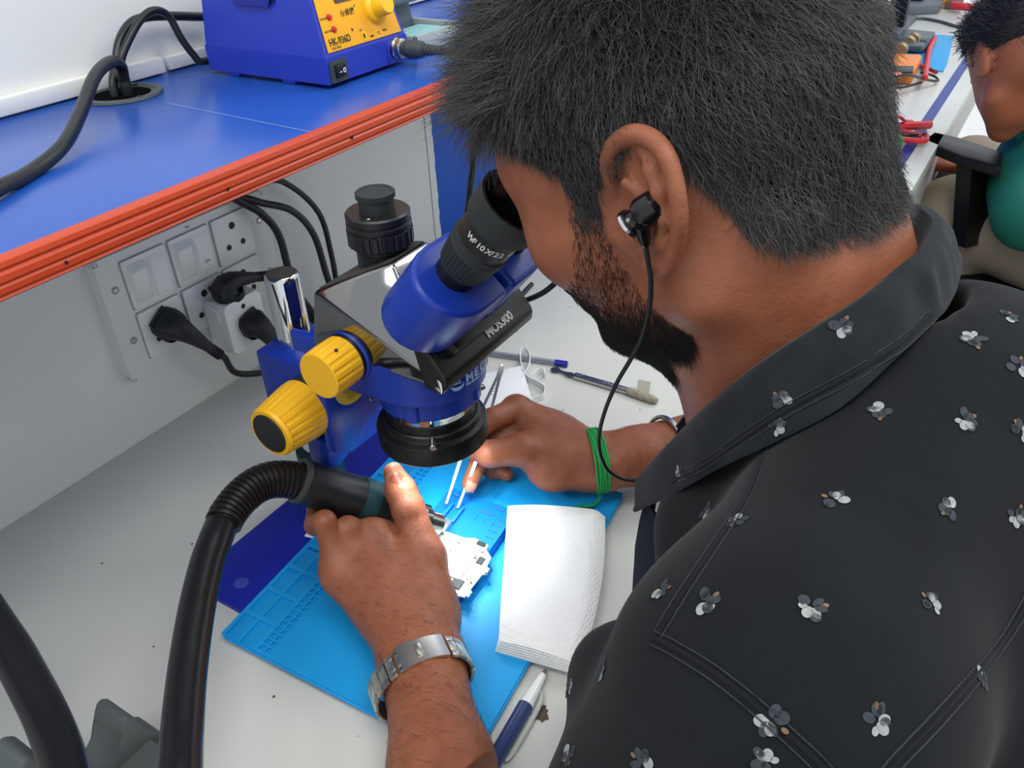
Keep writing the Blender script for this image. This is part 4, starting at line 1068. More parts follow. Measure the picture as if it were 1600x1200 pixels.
# ------------------------------------------------------------------ board holder and circuit board
m_hold = mat('holder_blue', '#0f6fc9', .42, bump=.05, bscale=900)
bh = thing('board_holder', 'raised blue metal board holder lying on the blue mat', 'board holder', MP(.16, .12, MZ))
hu0, hu1, hv0, hv1 = .088, .232, .092, .1665
bm = bmesh.new(); prism(bm, rrect(hu1-hu0, hv1-hv0, .004, 4, (hu0+hu1)/2, (hv0+hv1)/2), .0112, MM @ Matrix.Translation((0, 0, -MZ-.0112)), .0009); done('body', bm, m_hold, bh)
HT = MZ+.0112
def HB(u, v, su, sv, h, name='rail', m=m_hold, b=.0004):
    return done(name, mbox((u, v, -HT-h/2), (su, sv, h), MM, b), m, bh)
HB(.200, .107, .022, .003, .0035, 'rail'); HB(.200, .119, .022, .003, .0035, 'rail')
for a in range(3): HB(.206, .135+.009*a, .006, .0012, .0006, 'engraved_slot', m_eng, 0)
for a in range(4): HB(.190+.008*a, .158, .0012, .008, .0006, 'engraved_slot', m_eng, 0)
HB(.2165, .142, .003, .016, .0006, 'engraved_slot', m_eng, 0); HB(.226, .150, .003, .010, .0006, 'engraved_slot', m_eng, 0)
bm = bmesh.new(); cyl(bm, MP(.226, .103, HT-.001), MP(.226, .103, HT+.0022), .0042, 20, .0004); done('post', bm, m_hold, bh)
HB(.180, .113, .016, .014, .006, 'slide_jaw', mat('jaw_silver', '#b9bcc0', .3, metal=.8))
# circuit board
pb = thing('circuit_board', 'pale circuit board with tiny chips clamped under the ring light', 'circuit board', MP(.145, .135, HT))
m_pcb = mat('pcb_pale', '#d6dbd2', .4, noise=.2, nscale=300, col2='#9fb3a0')
out = [(.113, .148), (.1185, .1735), (.126, .1765), (.128, .1735), (.147, .1745), (.1495, .1785), (.1555, .1775), (.157, .174), (.168, .1725), (.173, .166), (.180, .163), (.182, .148), (.178, .140), (.177, .118), (.150, .112), (.128, .114), (.116, .126)]
bm = bmesh.new(); prism(bm, out, .0012, MM @ Matrix.Translation((0, 0, -HT-.0013))); done('board', bm, m_pcb, pb, smooth=False)
PT = HT+.0013
m_chip2 = mat('chip_black', '#2a2c2e', .4); m_shield = mat('shield_silver', '#c9cbcc', .3, metal=.9); m_comp = mat('component_tan', '#b7a88c', .5)
def PC(name, u, v, su, sv, h, m): return done(name, mbox((u, v, -PT-h/2), (su, sv, h), MM, .0002, 1), m, pb)
PC('shield_can', .142, .152, .020, .016, .0016, m_shield); PC('shield_can', .165, .150, .014, .018, .0016, m_shield); PC('chip', .128, .160, .010, .010, .0012, m_chip2); PC('chip', .160, .166, .008, .006, .0012, m_chip2)
PC('connector', .1205, .1755, .005, .003, .003, m_shield); PC('connector', .152, .177, .006, .003, .002, m_comp); PC('connector', .1775, .157, .004, .008, .0022, m_chip2); PC('screw_post', .174, .164, .003, .003, .003, m_shield)
r2 = random.Random(5)
for i in range(46):
    u, v = r2.uniform(.119, .172), r2.uniform(.120, .172)
    PC('component', u, v, r2.uniform(.0010, .0024), r2.uniform(.0008, .0016), r2.uniform(.0006, .0012), r2.choice((m_shield, m_comp, m_chip2, m_comp)))
# ------------------------------------------------------------------ hot air handpiece with hose
hg = thing('hot_air_gun', 'black hot air handpiece with ribbed hose held in the left hand', 'hot air gun', AD(470, 752, .70))
H0 = AD(470, 752, .70); HTIP = AZ(690, 822, .030); HA = (HTIP-H0).normalized()
m_hb = mat('handle_black', '#16181a', .42, bump=.04, bscale=1200)
m_teal = mat('handle_band_teal', '#0e343a', .45)
mh = at(H0, HA)
bm = bmesh.new()
lathe(bm, [(0, -.003), (.0165, -.003), (.0178, -.002), (.0182, .002), (.0180, .006), (.0183, .012), (.0195, .048), (.0198, .0525)], mh, 48); lathe(bm, [(.0198, .0655), (.0202, .072), (.0202, .094), (.0196, .100), (.0165, .107), (.0150, .112), (0, .112)], mh, 48)
hd = done('handle', bm, m_hb, hg, auto=35)
bm = bmesh.new(); lathe(bm, [(.0192, .0520), (.0204, .0522), (.0206, .0535), (.0206, .0645), (.0204, .0660), (.0192, .0662)], mh, 48); done('handle_band', bm, m_teal, hg, auto=35)
bm = bmesh.new(); lathe(bm, [(.0166, -.0032), (.0186, -.0028), (.0190, -.0005), (.0186, .0018), (.0176, .0022)], mh, 48); done('end_collar', bm, mat('collar_grey', '#3a3d3c', .35), hg, auto=35)
bm = bmesh.new(); lathe(bm, [(0, .112), (.0140, .112), (.0142, .116), (.0142, .122), (.0115, .1235), (.0105, .1235), (.0105, .137), (.0098, .1372), (.0085, .1372), (.0085, .128), (0, .128)], mh, 40); nz = done('nozzle', bm, m_steel, hg, auto=30)
for k in range(10):
    a = 2*PI*k/10
    done('vent_slot', mbox((0, 0, 0), (.0035, .0008, .006), mh @ Matrix.Rotation(a, 4, 'Z') @ Matrix.Translation((.0142, 0, .119)) @ Matrix.Rotation(PI/2, 4, 'Z')), m_black, nz, smooth=False)
# ribbed strain relief
cor = [H0+HA*.001, AD(458, 750, .697), AD(430, 749, .692), AD(403, 757, .687), AD(377, 777, .680), AD(357, 802, .673), AD(349, 818, .669)]
path = catmull(cor, 24)
L = [0]
for a, b in zip(path[:-1], path[1:]): L.append(L[-1]+(b-a).length)
nr = 19
bm = bmesh.new()
ctr = []; rad = []
for k in range(nr*6+1):
    t = k/(nr*6)*L[-1]
    P_ = Vector([np.interp(t, L, [p[i] for p in path]) for i in range(3)]); ctr.append(P_)
    ph = (k % 6); rad.append((.0142, .0142, .0142, .0142, .0126, .0126)[ph]*(1.10-.12*k/(nr*6)))
def sweep(bm, ctr, rad, n=28):
    t0 = (ctr[1]-ctr[0]).normalized(); u = t0.orthogonal().normalized(); rings = []
    for i, p in enumerate(ctr):
        t = (ctr[min(i+1, len(ctr)-1)]-ctr[max(i-1, 0)]).normalized(); u = (u-t*u.dot(t)).normalized(); v = t.cross(u)
        rings.append([bm.verts.new(p+(u*math.cos(2*PI*k/n)+v*math.sin(2*PI*k/n))*rad[i]) for k in range(n)])
    for a, b in zip(rings[:-1], rings[1:]):
        for k in range(n): bm.faces.new((a[k], a[(k+1) % n], b[(k+1) % n], b[k]))
    bm.faces.new(rings[0][::-1]); bm.faces.new(rings[-1])
sweep(bm, ctr, rad); done('ribbed_sleeve', bm, mat('sleeve_black', '#1a1816', .34), hg, auto=35)
hose = [AD(353, 808, .671), AD(347, 818, .669), AD(335, 848, .655), AD(323, 884, .642), AD(308, 950, .618), AD(293, 1048, .585), AD(284, 1150, .552), AD(279, 1240, .522), AD(268, 1400, .49), AD(210, 1510, .48), AD(135, 1400, .50), AD(110, 1240, .545), AD(85, 1150, .575), AD(47, 1070, .60), AD(0, 990, .625), AD(-80, 890, .66), AD(-220, 820, .72), AD(-400, 790, .80)]
bm = bmesh.new(); tube(bm, hose, .0122, 24, 10); done('hose', bm, mat('hose_black', '#1c1d1d', .28, spec=.6, noise=.2, nscale=60), hg)
# grey cradle at the lower left
m_cr = mat('cradle_grey', '#565c5c', .5, bump=.12, bscale=500)
cr = thing('handpiece_cradle', 'grey plastic handpiece cradle with pointed prongs between the two hose runs', 'cradle', AZ(190, 1190, 0))
yc = .449
def CQ(px, py, y=yc): p = AY(px, py, y); return (p.x, p.z)
o1 = [(167, 1090), (157, 1091), (150, 1098), (146, 1112), (148, 1130), (145, 1152), (133, 1178), (120, 1196), (118, 1215), (290, 1250), (290, 1128), (256, 1132), (234, 1137), (224, 1126), (215, 1118), (206, 1120), (197, 1121), (182, 1107)]
pp = [CQ(*q) for q in o1]
bm = bmesh.new(); prism(bm, pp, .030, axes((0, yc, 0), (1, 0, 0), (0, 0, 1)), .0016, 2); done('prong', bm, m_cr, cr, auto=35)
o2 = [(20, 1148), (4, 1150), (-8, 1160), (-10, 1190), (-20, 1225), (100, 1260), (66, 1210), (50, 1176), (36, 1160)]
pp = [CQ(*q, y=yc-.02) for q in o2]
bm = bmesh.new(); prism(bm, pp, .028, axes((0, yc-.02, 0), (1, 0, 0), (0, 0, 1)), .0016, 2); done('prong', bm, m_cr, cr, auto=35)
zmin = min(p[1] for p in [CQ(*q) for q in o1])
bm = bmesh.new(); poly8(bm, [(.03, .395, .0), (.160, .395, .0), (.160, .455, .0), (.03, .455, .0)], [(.045, .40, .024), (.15, .40, .024), (.15, .45, .024), (.045, .45, .024)]); bevel_all(bm, .004); done('base', bm, m_cr, cr, auto=35)

# ------------------------------------------------------------------ tweezers
TP = AZ(704, 790, PT+.003); TT = AD(783, 573, .80)
tw = thing('tweezers', 'silver tweezers held over the circuit board by the right hand', 'tweezers', TP)
ta = (TT-TP).normalized(); tl_ = (TT-TP).length
tside = Vector((.526, -.85, -.037)); tside = (tside-ta*tside.dot(ta)).normalized(); tn = ta.cross(tside)
m_tw = mat('tweezer_steel', '#c8cacb', .22, metal=1.)
for s in (-1, 1):
    rows = []
    for t, off, wd in ((0, .0058, .0006), (.12, .0062, .0012), (.3, .0072, .0032), (.5, .0062, .0042), (.75, .0034, .0042), (.93, .0011, .0040), (1.0, .0010, .0034)):
        c = TP+ta*(tl_*t)+tside*(s*off)
        rows.append([c+tn*(-wd), c+tn*wd])
    bm = bmesh.new(); grid(bm, rows, .0026); done('arm', bm, m_tw, tw, auto=30)
bm = bmesh.new(); box(bm, (0, 0, 0), (.0062, .0030, .012), axes(TP+ta*(tl_*.975), tn, tside), .0006); done('joint', bm, m_tw, tw)
bm = bmesh.new(); 
for k in range(6): box(bm, (0, 0, 0), (.0074, .0034, .0008), axes(TP+ta*(tl_*(.80+.022*k)), tn, tside), .0002)
done('grip_ridge', bm, m_tw, tw)

# ------------------------------------------------------------------ things on the bench
# folded paper towels
tt_ = thing('paper_towel', 'stack of folded white embossed paper towel lying on the edge of the blue mat', 'paper towel', (.43, .25, MZ))
m_tis = mat('tissue', '#e6e8e8', .85)
nt = m_tis.node_tree; tcn = nt.nodes.new('ShaderNodeTexCoord'); vn = nt.nodes.new('ShaderNodeTexVoronoi'); vn.inputs['Scale'].default_value = 420; vn.inputs['Randomness'].default_value = .15
bpn = nt.nodes.new('ShaderNodeBump'); bpn.inputs['Strength'].default_value = .75; bpn.inputs['Distance'].default_value = .0011
nt.links.new(tcn.outputs['Object'], vn.inputs['Vector']); nt.links.new(vn.outputs['Distance'], bpn.inputs['Height']); nt.links.new(bpn.outputs['Normal'], nt.nodes['Principled BSDF'].inputs['Normal'])
q_tl, q_tr, q_br, q_bl = Vector((.482, .3265)), Vector((.5235, .2450)), Vector((.3600, .1880)), Vector((.3465, .2540))
lay = 6
for k in range(lay):
    f_ = k/(lay-1)
    e_ = lay-1-k
    d0 = (q_tl-q_bl).normalized()
    tl2 = q_tl.lerp(q_tr, .085*e_)+d0*(.0030*e_ if e_ < 4 else .0090)
    tr2 = q_tr-d0*.0012*e_
    rows = []
    nA, nB = 14, 12
    for i in range(nA+1):
        a = i/nA; row = []
        for j in range(nB+1):
            b = j/nB
            top_ = tl2.lerp(tr2, b); bot = q_bl.lerp(q_br, b)
            jag = .0045*(1-((b*7+k*.37) % 1))*(1-b)*1.4
            p = bot.lerp(top_, a*(1+.0)) 
            d = (top_-bot).normalized()
            p = p+Vector((.0006*k*(1-a), -.0004*k*(1-a)))
            out = (q_tr-q_tl).normalized()
            bulge = math.sin(PI*min(1, max(0, a)))*.006
            p = p+out*bulge*b
            z = MZ+.0002+.0026*(k+.5)
            z += .0035*f_*math.sin(PI*b*.9+.2)*(.5+.5*a)+.0010*f_*math.sin(5*b+7*a)
            z -= f_*.0085*max(0, (b-.86)/.14)**2+f_*.004*max(0, (.08-a)/.08)**1.5
            row.append(Vector((p.x, p.y, max(z, .0015))))
        rows.append(row)
    bm = bmesh.new(); grid(bm, rows, .0021); done('folded_sheet', bm, m_tis, tt_, auto=50)
# pen in front
pn = thing('ballpoint_pen', 'navy and white retractable pen lying along the near edge of the blue mat', 'pen', AZ(800, 1115, 0))
p0, p1 = Vector((.3535, .2118, .0062)), Vector((.2150, .2010, .0062)); pa = (p1-p0).normalized(); mp_ = at(p0, pa)
bm = bmesh.new(); lathe(bm, [(0, 0), (.0012, 0), (.0016, .0015), (.0016, .006), (0, .006)], mp_, 20); done('tip', bm, mat('pen_tip_grey', '#7a8488', .3, metal=.7), pn)
bm = bmesh.new(); lathe(bm, [(0, .005), (.0026, .005), (.0030, .007), (.0050, .026), (.0058, .0355), (0, .0355)], mp_, 28); done('white_grip', bm, mat('pen_white', '#e3e6e6', .25), pn, auto=30)
bm = bmesh.new(); lathe(bm, [(0, .0353), (.0060, .0353), (.0060, .118), (.0052, .128), (0, .128)], mp_, 28); done('barrel', bm, mat('pen_navy', '#35426e', .22, spec=.6), pn, auto=30)
bm = bmesh.new(); tube(bm, [p0+pa*.018+Vector((0, -.0052, -.0020)), p0+pa*.026+Vector((0, -.0082, -.0022)), p0+pa*.045+Vector((0, -.0088, -.0022)), p0+pa*.072+Vector((0, -.0082, -.0022)), p0+pa*.080+Vector((0, -.0064, -.0020))], [.0012, .0020, .0021, .0018, .0012], 10, 6); done('clip', bm, mat('clear_plastic', '#c9cfcc', .15, trans=.3, ior=1.2), pn)
# pen behind with a blue cap end
bp_ = thing('ballpoint_pen', 'clear ballpoint pen with blue end lying behind the face mask', 'pen', AZ(830, 560, 0))
a0, a1 = AZ(700, 542, .0042), AZ(887, 569.5, .0042); da = (a1-a0).normalized(); L_ = (a1-a0).length; mb_ = at(a0, da)
bm = bmesh.new(); lathe(bm, [(.0015, 0), (.0038, .012), (.0038, L_-.016), (.0030, L_-.016), (.0030, .012)], mb_, 8); done('barrel', bm, mat('clear_barrel', '#d6dce4', .08, trans=.8, ior=1.46), bp_, smooth=False)
bm = bmesh.new(); cyl(bm, a0+da*.01, a0+da*(L_-.016), .0014, 12); done('ink_tube', bm, mat('ink_blue', '#2a3170', .3), bp_)
bm = bmesh.new(); cyl(bm, a0+da*(L_-.0165), a1, .0042, 20, .001); done('end_plug', bm, mat('cap_blue', '#1a1f9a', .3), bp_)
# scalpel
sc = thing('scalpel', 'metal scraper knife with taped handle end lying on the bench', 'knife', AZ(950, 600, 0))
b0, b1, b2, b3 = AZ(861, 575, .003), AZ(898, 587, .004), AZ(981, 611, .0045), AZ(1027, 627, .0048); sa = (b3-b1).normalized()
bm = bmesh.new(); cyl(bm, b1, b2, .0044, 20, .0008); done('handle', bm, m_steel, sc)
for t in (.05, .1, .15, .55, .6, .65, .7):
    c = b1.lerp(b2, t); bm = bmesh.new(); cyl(bm, c-sa*.001, c+sa*.001, .0047, 20, .0003); done('knurl', bm, m_steel, sc)
bm = bmesh.new(); lathe(bm, [(0, 0), (.0048, 0), (.0054, .003), (.0052, (b3-b2).length-.006), (.0030, (b3-b2).length), (0, (b3-b2).length)], at(b2, b3-b2), 14); done('taped_end', bm, mat('tape_tan', '#a39c88', .7, noise=.3, nscale=200), sc)
bm = bmesh.new(); w_ = sa.cross(Vector((0, 0, 1)))
bl_ = []
for t, wd in ((0, .0006), (.06, .0040), (.16, .0058), (.26, .0050), (.38, .0022), (.60, .0024), (.72, .0040), (.85, .0046), (1, .0022)):
    c = b0.lerp(b1, t); bl_.append([c-w_*wd, c+w_*wd])
grid(bm, bl_, .0008); done('blade', bm, mat('blade_grey', '#5d676c', .35, metal=.8), sc, auto=30)
bm = bmesh.new(); t0, t1, t2, t3 = AZ(994, 617, .0055), AZ(1013, 622, .0055), AZ(1017, 597, .014), AZ(997, 593, .014)
grid(bm, [[t0, t1], [(t0+t3)/2+Vector((0, 0, .001)), (t1+t2)/2+Vector((0, 0, .001))], [t3, t2]], .0004); done('tape_flag', bm, mat('tape_grey', '#a3a096', .6), sc)
# face mask with ear loops
fm = thing('face_mask', 'white pleated face mask lying crumpled behind the ring light', 'face mask', AZ(785, 620, 0))
m_fm = mat('mask_white', '#dfe3e6', .8, bump=.15, bscale=900)
rows = []
A1, A2, A3, A4 = AZ(700, 600, .003), AZ(815, 575, .003), AZ(836, 645, .003), AZ(740, 690, .003)
for i in range(15):
    t = i/14; l = A1.lerp(A4, t); r = A2.lerp(A3, t)
    rows.append([l.lerp(r, s/10)+Vector((0, 0, .004+.0022*(i % 2)+.009*math.sin(PI*t)*math.sin(PI*s/10))) for s in range(11)])
bm = bmesh.new(); grid(bm, rows, .001); done('mask_body', bm, m_fm, fm, auto=60)
def ribbon(name, pts, w, m, parent, zfun=None):
    bm = bmesh.new(); pth = catmull(pts, 8); rows = [[p, p+Vector((0, 0, w))] for p in pth]; grid(bm, rows, .0012); return done(name, bm, m, parent, auto=50)
ribbon('ear_loop', [AZ(818, 640, .001), AZ(812, 606, .0015), AZ(826, 583, .002), AZ(829, 563, .002), AZ(822, 551, .002), AZ(813, 556, .0015), AZ(815, 580, .001), AZ(826, 596, .001), AZ(846, 583, .0005), AZ(851, 592, .0005)], .0085, m_fm, fm)
ribbon('ear_loop', [AZ(826, 596, .001), AZ(842, 604, .0005), AZ(852, 612, .0005), AZ(850, 624, .0005), AZ(838, 628, .0005), AZ(831, 632, .0005)], .008, m_fm, fm)
# pale green disc
gd = thing('plastic_ring', 'pale green translucent plastic ring lying on the bench behind the chin', 'ring', AZ(1043, 560, 0))
bm = bmesh.new(); cg = AZ(1043, 560, 0)
lathe(bm, [(.009, .0005), (.021, .0005), (.0225, .002), (.0220, .004), (.0175, .0062), (.0160, .0056), (.0130, .0058), (.0110, .0085), (.0085, .0085), (.0080, .004)], Matrix.Translation(cg), 40, closed=True)
done('ring', bm, mat('green_clear', '#8fd2b4', .25, trans=.45, ior=1.4), gd, auto=30)
bm = bmesh.new(); lathe(bm, [(0, .0008), (.0088, .0008), (.0088, .0045), (0, .0058)], Matrix.Translation(cg), 28); done('core', bm, mat('green_core', '#b8d8b0', .4), gd)
# ------------------------------------------------------------------ the man at the microscope: one continuous skin
m_skin = mat('skin', '#965c43', .48, spec=.42, sss=.10, noise=.14, nscale=55, col2='#844d35', bump=.35, bscale=420)
m_nail = mat('nail', '#b8806a', .3, spec=.6)
person = thing('person', 'dark haired bearded man in a black shirt bending to the microscope eyepieces', 'person', (.42, -.25, -.75))
A_ = np.array
HO = A_((.417, .1345, .407))
pit = math.radians(26)
hv = A_((0, math.cos(pit), -math.sin(pit))); hu = A_((0, math.sin(pit), math.cos(pit))); hs = A_((1., 0, 0))
HM = np.stack([hs, hv, hu])
def HP(s, v, u): return HO+hs*s+hv*v+hu*u
S = SDF(HO-A_((.12, .17, .20)), HO+A_((.12, .17, .17)), .0019)
S.ell(HP(0, .016, .043), (.0765, .090, .087), HM)
S.ell(HP(0, -.014, .028), (.0745, .066, .072), HM, .02)
S.ell(HP(0, .045, -.02), (.062, .066, .082), HM, .02)
S.rbox(HP(0, .03, .015), (.066, .068, .05), .03, HM, .03)
for s_ in (-1, 1):
    S.cap(HP(s_*.056, .004, -.048), HP(s_*.012, .080, -.076), .019, .016, .022)     # jaw line
    S.cap(HP(s_*.060, -.004, -.005), HP(s_*.056, .004, -.05), .017, .019, .02)     # jaw ramus
    S.ell(HP(s_*.048, .072, -.012), (.02, .022, .018), HM, .02)                    # cheekbone
    S.cap(HP(s_*.010, .107, .034), HP(s_*.046, .090, .034), .0105, .008, .014)     # brow ridge
    S.ell(HP(s_*.033, .108, .012), (.018, .015, .0125), HM, .010, True)            # eye socket
    S.ell(HP(s_*.032, .087, .012), (.0125, .0125, .0125), HM, .003)                # lids
    S.ell(HP(s_*.011, .118, -.020), (.009, .011, .008), HM, .006)                  # nostril wings
S.ell(HP(0, .086, -.078), (.021, .018, .015), HM, .014)
S.cap(HP(0, .102, .025), HP(0, .126, -.014), .007, .0095, .010)
S.ell(HP(0, .100, -.046), (.027, .014, .018), HM, .012)
S.ell(HP(0, .112, -.041), (.020, .007, .0055), HM, .004); S.ell(HP(0, .110, -.053), (.018, .007, .006), HM, .004)
# neck running back into the shirt
S.cap(HP(0, -.022, -.03), (.417, .080, .335), .051, .050, .03)
S.cap(HP(0, .015, -.055), (.417, .085, .262), .046, .055, .03)
S.cap((.417, .086, .350), (.417, .055, .285), .048, .054, .03)
for s_ in (-1, 1):
    S.cap(HP(s_*.055, -.035, -.03), (.417+s_*.018, .100, .262), .014, .012, .02)
V1, Q1 = S.mesh(); V1 = smooth_mesh(V1, Q1, 3)

# ears, finer grid
def ear(side):
    M = (lambda p: A_((2*.417-p[0], p[1], p[2]))) if side > 0 else (lambda p: A_(p))
    e = lambda px, py, x: M(A_(AX(px, py, x)))
    pts = [(958, 292, .3385), (949, 262, .335), (955, 232, .332), (976, 213, .329), (1002, 210, .326), (1027, 224, .322), (1046, 254, .318), (1058, 300, .316), (1062, 345, .317), (1056, 385, .322), (1042, 412, .328), (1026, 418, .333), (1014, 404, .337)]
    P = [e(*p) for p in pts]
    S = SDF(np.min(P, 0)-.015-A_((0.0, 0, 0)), np.max(P, 0)+.018, .0009)
    c1, c2, c3 = e(1006, 300, .333), e(1022, 345, .331), e(1012, 255, .331)
    ax_ = A_(e(1062, 330, .316))-A_(e(950, 290, .340)); ax_ /= np.linalg.norm(ax_)
    vt = A_(e(1002, 212, .328))-A_(e(1030, 415, .332)); vt -= ax_*(vt@ax_); vt /= np.linalg.norm(vt)
    nn = np.cross(ax_, vt); EM = np.stack([ax_, vt, nn])
    S.ell(c1, (.0150, .0265, .0034), EM, .003); S.ell(c2, (.0125, .022, .0034), EM, .004); S.ell(c3, (.0145, .013, .0034), EM, .004)
    S.chain([A_(p) for p in catmull(P, 3)], list(np.interp(np.linspace(0, 1, 3*(len(P)-1)+1), [0, .25, .6, .8, .92, 1], [.0026, .0034, .0031, .0034, .0044, .0040])), .003)
    ah = [(1000, 248, .3265), (1018, 268, .3235), (1031, 300, .3215), (1037, 340, .322), (1032, 375, .326), (1018, 392, .331)]
    S.chain([e(*p) for p in ah], [.0022, .0028, .0032, .0032, .0028, .0026], .004)
    S.chain([e(985, 352, .331), e(990, 375, .332), e(1004, 390, .333)], [.0030, .0028, .0026], .004)      # tragus
    S.ell(e(1004, 338, .322), (.0075, .0105, .0050), EM, .003, True)                                  # concha
    S.ell(e(990, 262, .3255), (.0052, .0065, .0030), EM, .003, True)
    S.chain([e(978, 285, .328), e(1000, 303, .328), e(1016, 306, .327)], [.0022, .0022, .0018], .003)   # crus
    S.chain([e(960, 300, .345), e(985, 350, .350), e(1010, 395, .346)], [.009, .012, .007], .006)     # root in the head
    V, Q = S.mesh(); return smooth_mesh(V, Q, 2), Q
VE, QE = ear(-1); VE2, QE2 = ear(1)

# left arm and hand round the handpiece
def PT3(px, py, d): return A_(AD(px, py, d))
hx = A_(HA)                                             # handle axis towards the nozzle
LW = PT3(655, 1012, .665)
tocam = -hx*0+A_((-.62, -.36, .70)); 
e1 = A_((-.30, -.95, -.0)); e1 -= hx*(e1@hx); e1 /= np.linalg.norm(e1)   # from the handle towards the wrist
e2 = np.cross(e1, hx); e2 *= np.sign(e2[2]); e2 /= np.linalg.norm(e2)                       # upwards
def HH(s, a, b): return A_(H0)+hx*s+e1*a+e2*b
S = SDF((.20, .19, .0), (.47, .47, .15), .0016)
elbow_l = A_((.117, .097, .062))
f1 = PT3(690, 1200, .605)
S.chain([elbow_l+ (f1-elbow_l)*.25, f1, LW+(f1-LW)*.30, LW], [.041, .0345, .0285, .0255], .01)
S.rbox(LW+(f1-LW)*.12, (.030, .030, .021), .02, None, .01)
fs = [.026, .047, .068, .088]      # little, ring, middle, index along the handle
mcp = [PT3(532, 900, .700), PT3(541, 870, .708), PT3(562, 850, .713), PT3(596, 846, .712)]
rr = [(.0105, .0092, .0082, .0070), (.0115, .0100, .0088, .0075), (.0120, .0104, .0090, .0077), (.0118, .0102, .0088, .0076)]
for i in range(4):
    s0 = fs[i]
    pip = HH(s0-.004, .0285, -.0165); dip = HH(s0, .006, -.0305); tipp = HH(s0+.003, -.0215, -.0195)
    S.chain([mcp[i], pip], rr[i][:2], .004)
    S.chain([pip, dip, tipp], rr[i][1:], .003)
    S.chain([LW+(mcp[i]-LW)*.10, mcp[i]], (.017, rr[i][0]+.001), .020)
    S.ell(mcp[i]+A_((-.002, .0, .004)), (.0105, .0105, .009), None, .01)
# palm and back of the hand
pc = (mcp[0]+mcp[3]+LW*1.1)/3.1
S.ell(PT3(608, 915, .700), (.030, .036, .018), None, .022)
S.ell(PT3(625, 960, .690), (.026, .030, .019), None, .02)
# thumb
tcm, tmc, tip_, ttp = PT3(672, 960, .685), PT3(664, 872, .694), PT3(638, 795, .697), PT3(615, 738, .700)
S.chain([LW, tcm, tmc], [.020, .0195, .0165], .018)
S.chain([tmc, tip_], [.0165, .0128], .008)
S.chain([tip_, (tip_+ttp)/2+A_((-.001, -.001, .001)), ttp], [.0130, .0125, .0085], .005)
S.ell(tip_+A_((-.003, -.002, .004)), (.010, .009, .009), None, .008)
S.chain([PT3(655, 900, .70), mcp[3]], [.014, .0115], .012)       # web
V3, Q3 = S.mesh(); V3 = smooth_mesh(V3, Q3, 3)

# right arm and hand with the tweezers
RW = A_(AZ(925, 724, .046))
S = SDF((.42, .08, .0), (.74, .47, .13), .0016)
elbow_r = A_((.700, .105, .055))
S.chain([elbow_r, RW+(elbow_r-RW)*.55, RW+(elbow_r-RW)*.2, RW], [.040, .0345, .0275, .0245], .01)
S.rbox(RW+(elbow_r-RW)*.05, (.030, .026, .019), .018, None, .012)
pin = A_(TP+ta*(tl_*.40))
rm_ = [A_(AZ(806, 640, .080)), A_(AZ(822, 655, .066)), A_(AZ(838, 672, .052)), A_(AZ(852, 690, .040))]     # index .. little MCP
rmx = [(.0125, .0105, .0092, .0078), (.0122, .0105, .0090, .0078), (.0115, .0098, .0086, .0074), (.0105, .0088, .0078, .0068)]
pips = [A_(AZ(768, 655, .090)), A_(AZ(774, 690, .062)), A_(AZ(780, 700, .045)), A_(AZ(792, 712, .033))]
dips = [A_(AZ(742, 678, .082)), A_(AZ(748, 722, .046)), A_(AZ(762, 728, .027)), A_(AZ(776, 735, .021))]
tips = [pin+A_((.006, .010, -.004)), A_(AZ(734, 757, .036)), A_(AZ(768, 738, .021)), A_(AZ(792, 742, .020))]
for i in range(4):
    S.chain([RW+(rm_[i]-RW)*.08, rm_[i]], (.017, rmx[i][0]+.001), .018)
    S.chain([rm_[i], pips[i]], rmx[i][:2], .005)
    S.chain([pips[i], dips[i], tips[i]], rmx[i][1:], .003)
    S.ell(rm_[i]+A_((-.001, -.001, .003)), (.0115, .0115, .0105), None, .008)
S.ell((rm_[0]+rm_[3]+RW)/3, (.030, .030, .020), None, .02)
rc, rmc, rip, rtp = A_(AZ(872, 722, .050)), A_(AZ(815, 703, .066)), A_(AZ(765, 709, .072)), pin+A_((-.004, -.008, .002))
S.chain([RW, rc, rmc], [.019, .0190, .0150], .014); S.chain([rmc, rip, rtp], [.0152, .0122, .0085], .005)
S.ell(A_(AZ(862, 735, .044)), (.022, .020, .016), None, .016)
S.ell(rmc+A_((-.002, -.003, .003)), (.0125, .0125, .0115), None, .008)
V4, Q4 = S.mesh(); V4 = smooth_mesh(V4, Q4, 3)

# trunk and upper arms under the clothes (coarse)
SHL, SHR = A_((.228, .028, .245)), A_((.590, .002, .208))
PEL = A_((.417, -.235, -.22))
S = SDF((.05, -.45, -.35), (.80, .22, .36), .009)
S.cap((.417, -.015, .22), PEL, .085, .11, .03)
S.cap(SHL+A_((.03, .01, -.02)), SHR+A_((-.03, .01, -.03)), .036, .036, .03)
S.cap((.417, .045, .29), (.417, .0, .22), .046, .06, .03)
S.chain([SHL+A_((0, .01, -.02)), elbow_l], [.038, .038], .02); S.chain([SHR+A_((0, .01, -.03)), elbow_r], [.038, .038], .02)
S.chain([elbow_l, elbow_l+(f1-elbow_l)*.4], [.037, .034], .02)
V5, Q5 = S.mesh()
parts = [(V1, Q1), (VE, QE), (VE2, QE2), (V3, Q3), (V4, Q4), (V5, Q5)]
off = 0; AV = []; AQ = []
for v_a, q_a in parts: AV.append(v_a); AQ.append(q_a+off); off += len(v_a)
link('body', mesh_from('body', np.concatenate(AV), np.concatenate(AQ)), m_skin, person, True)
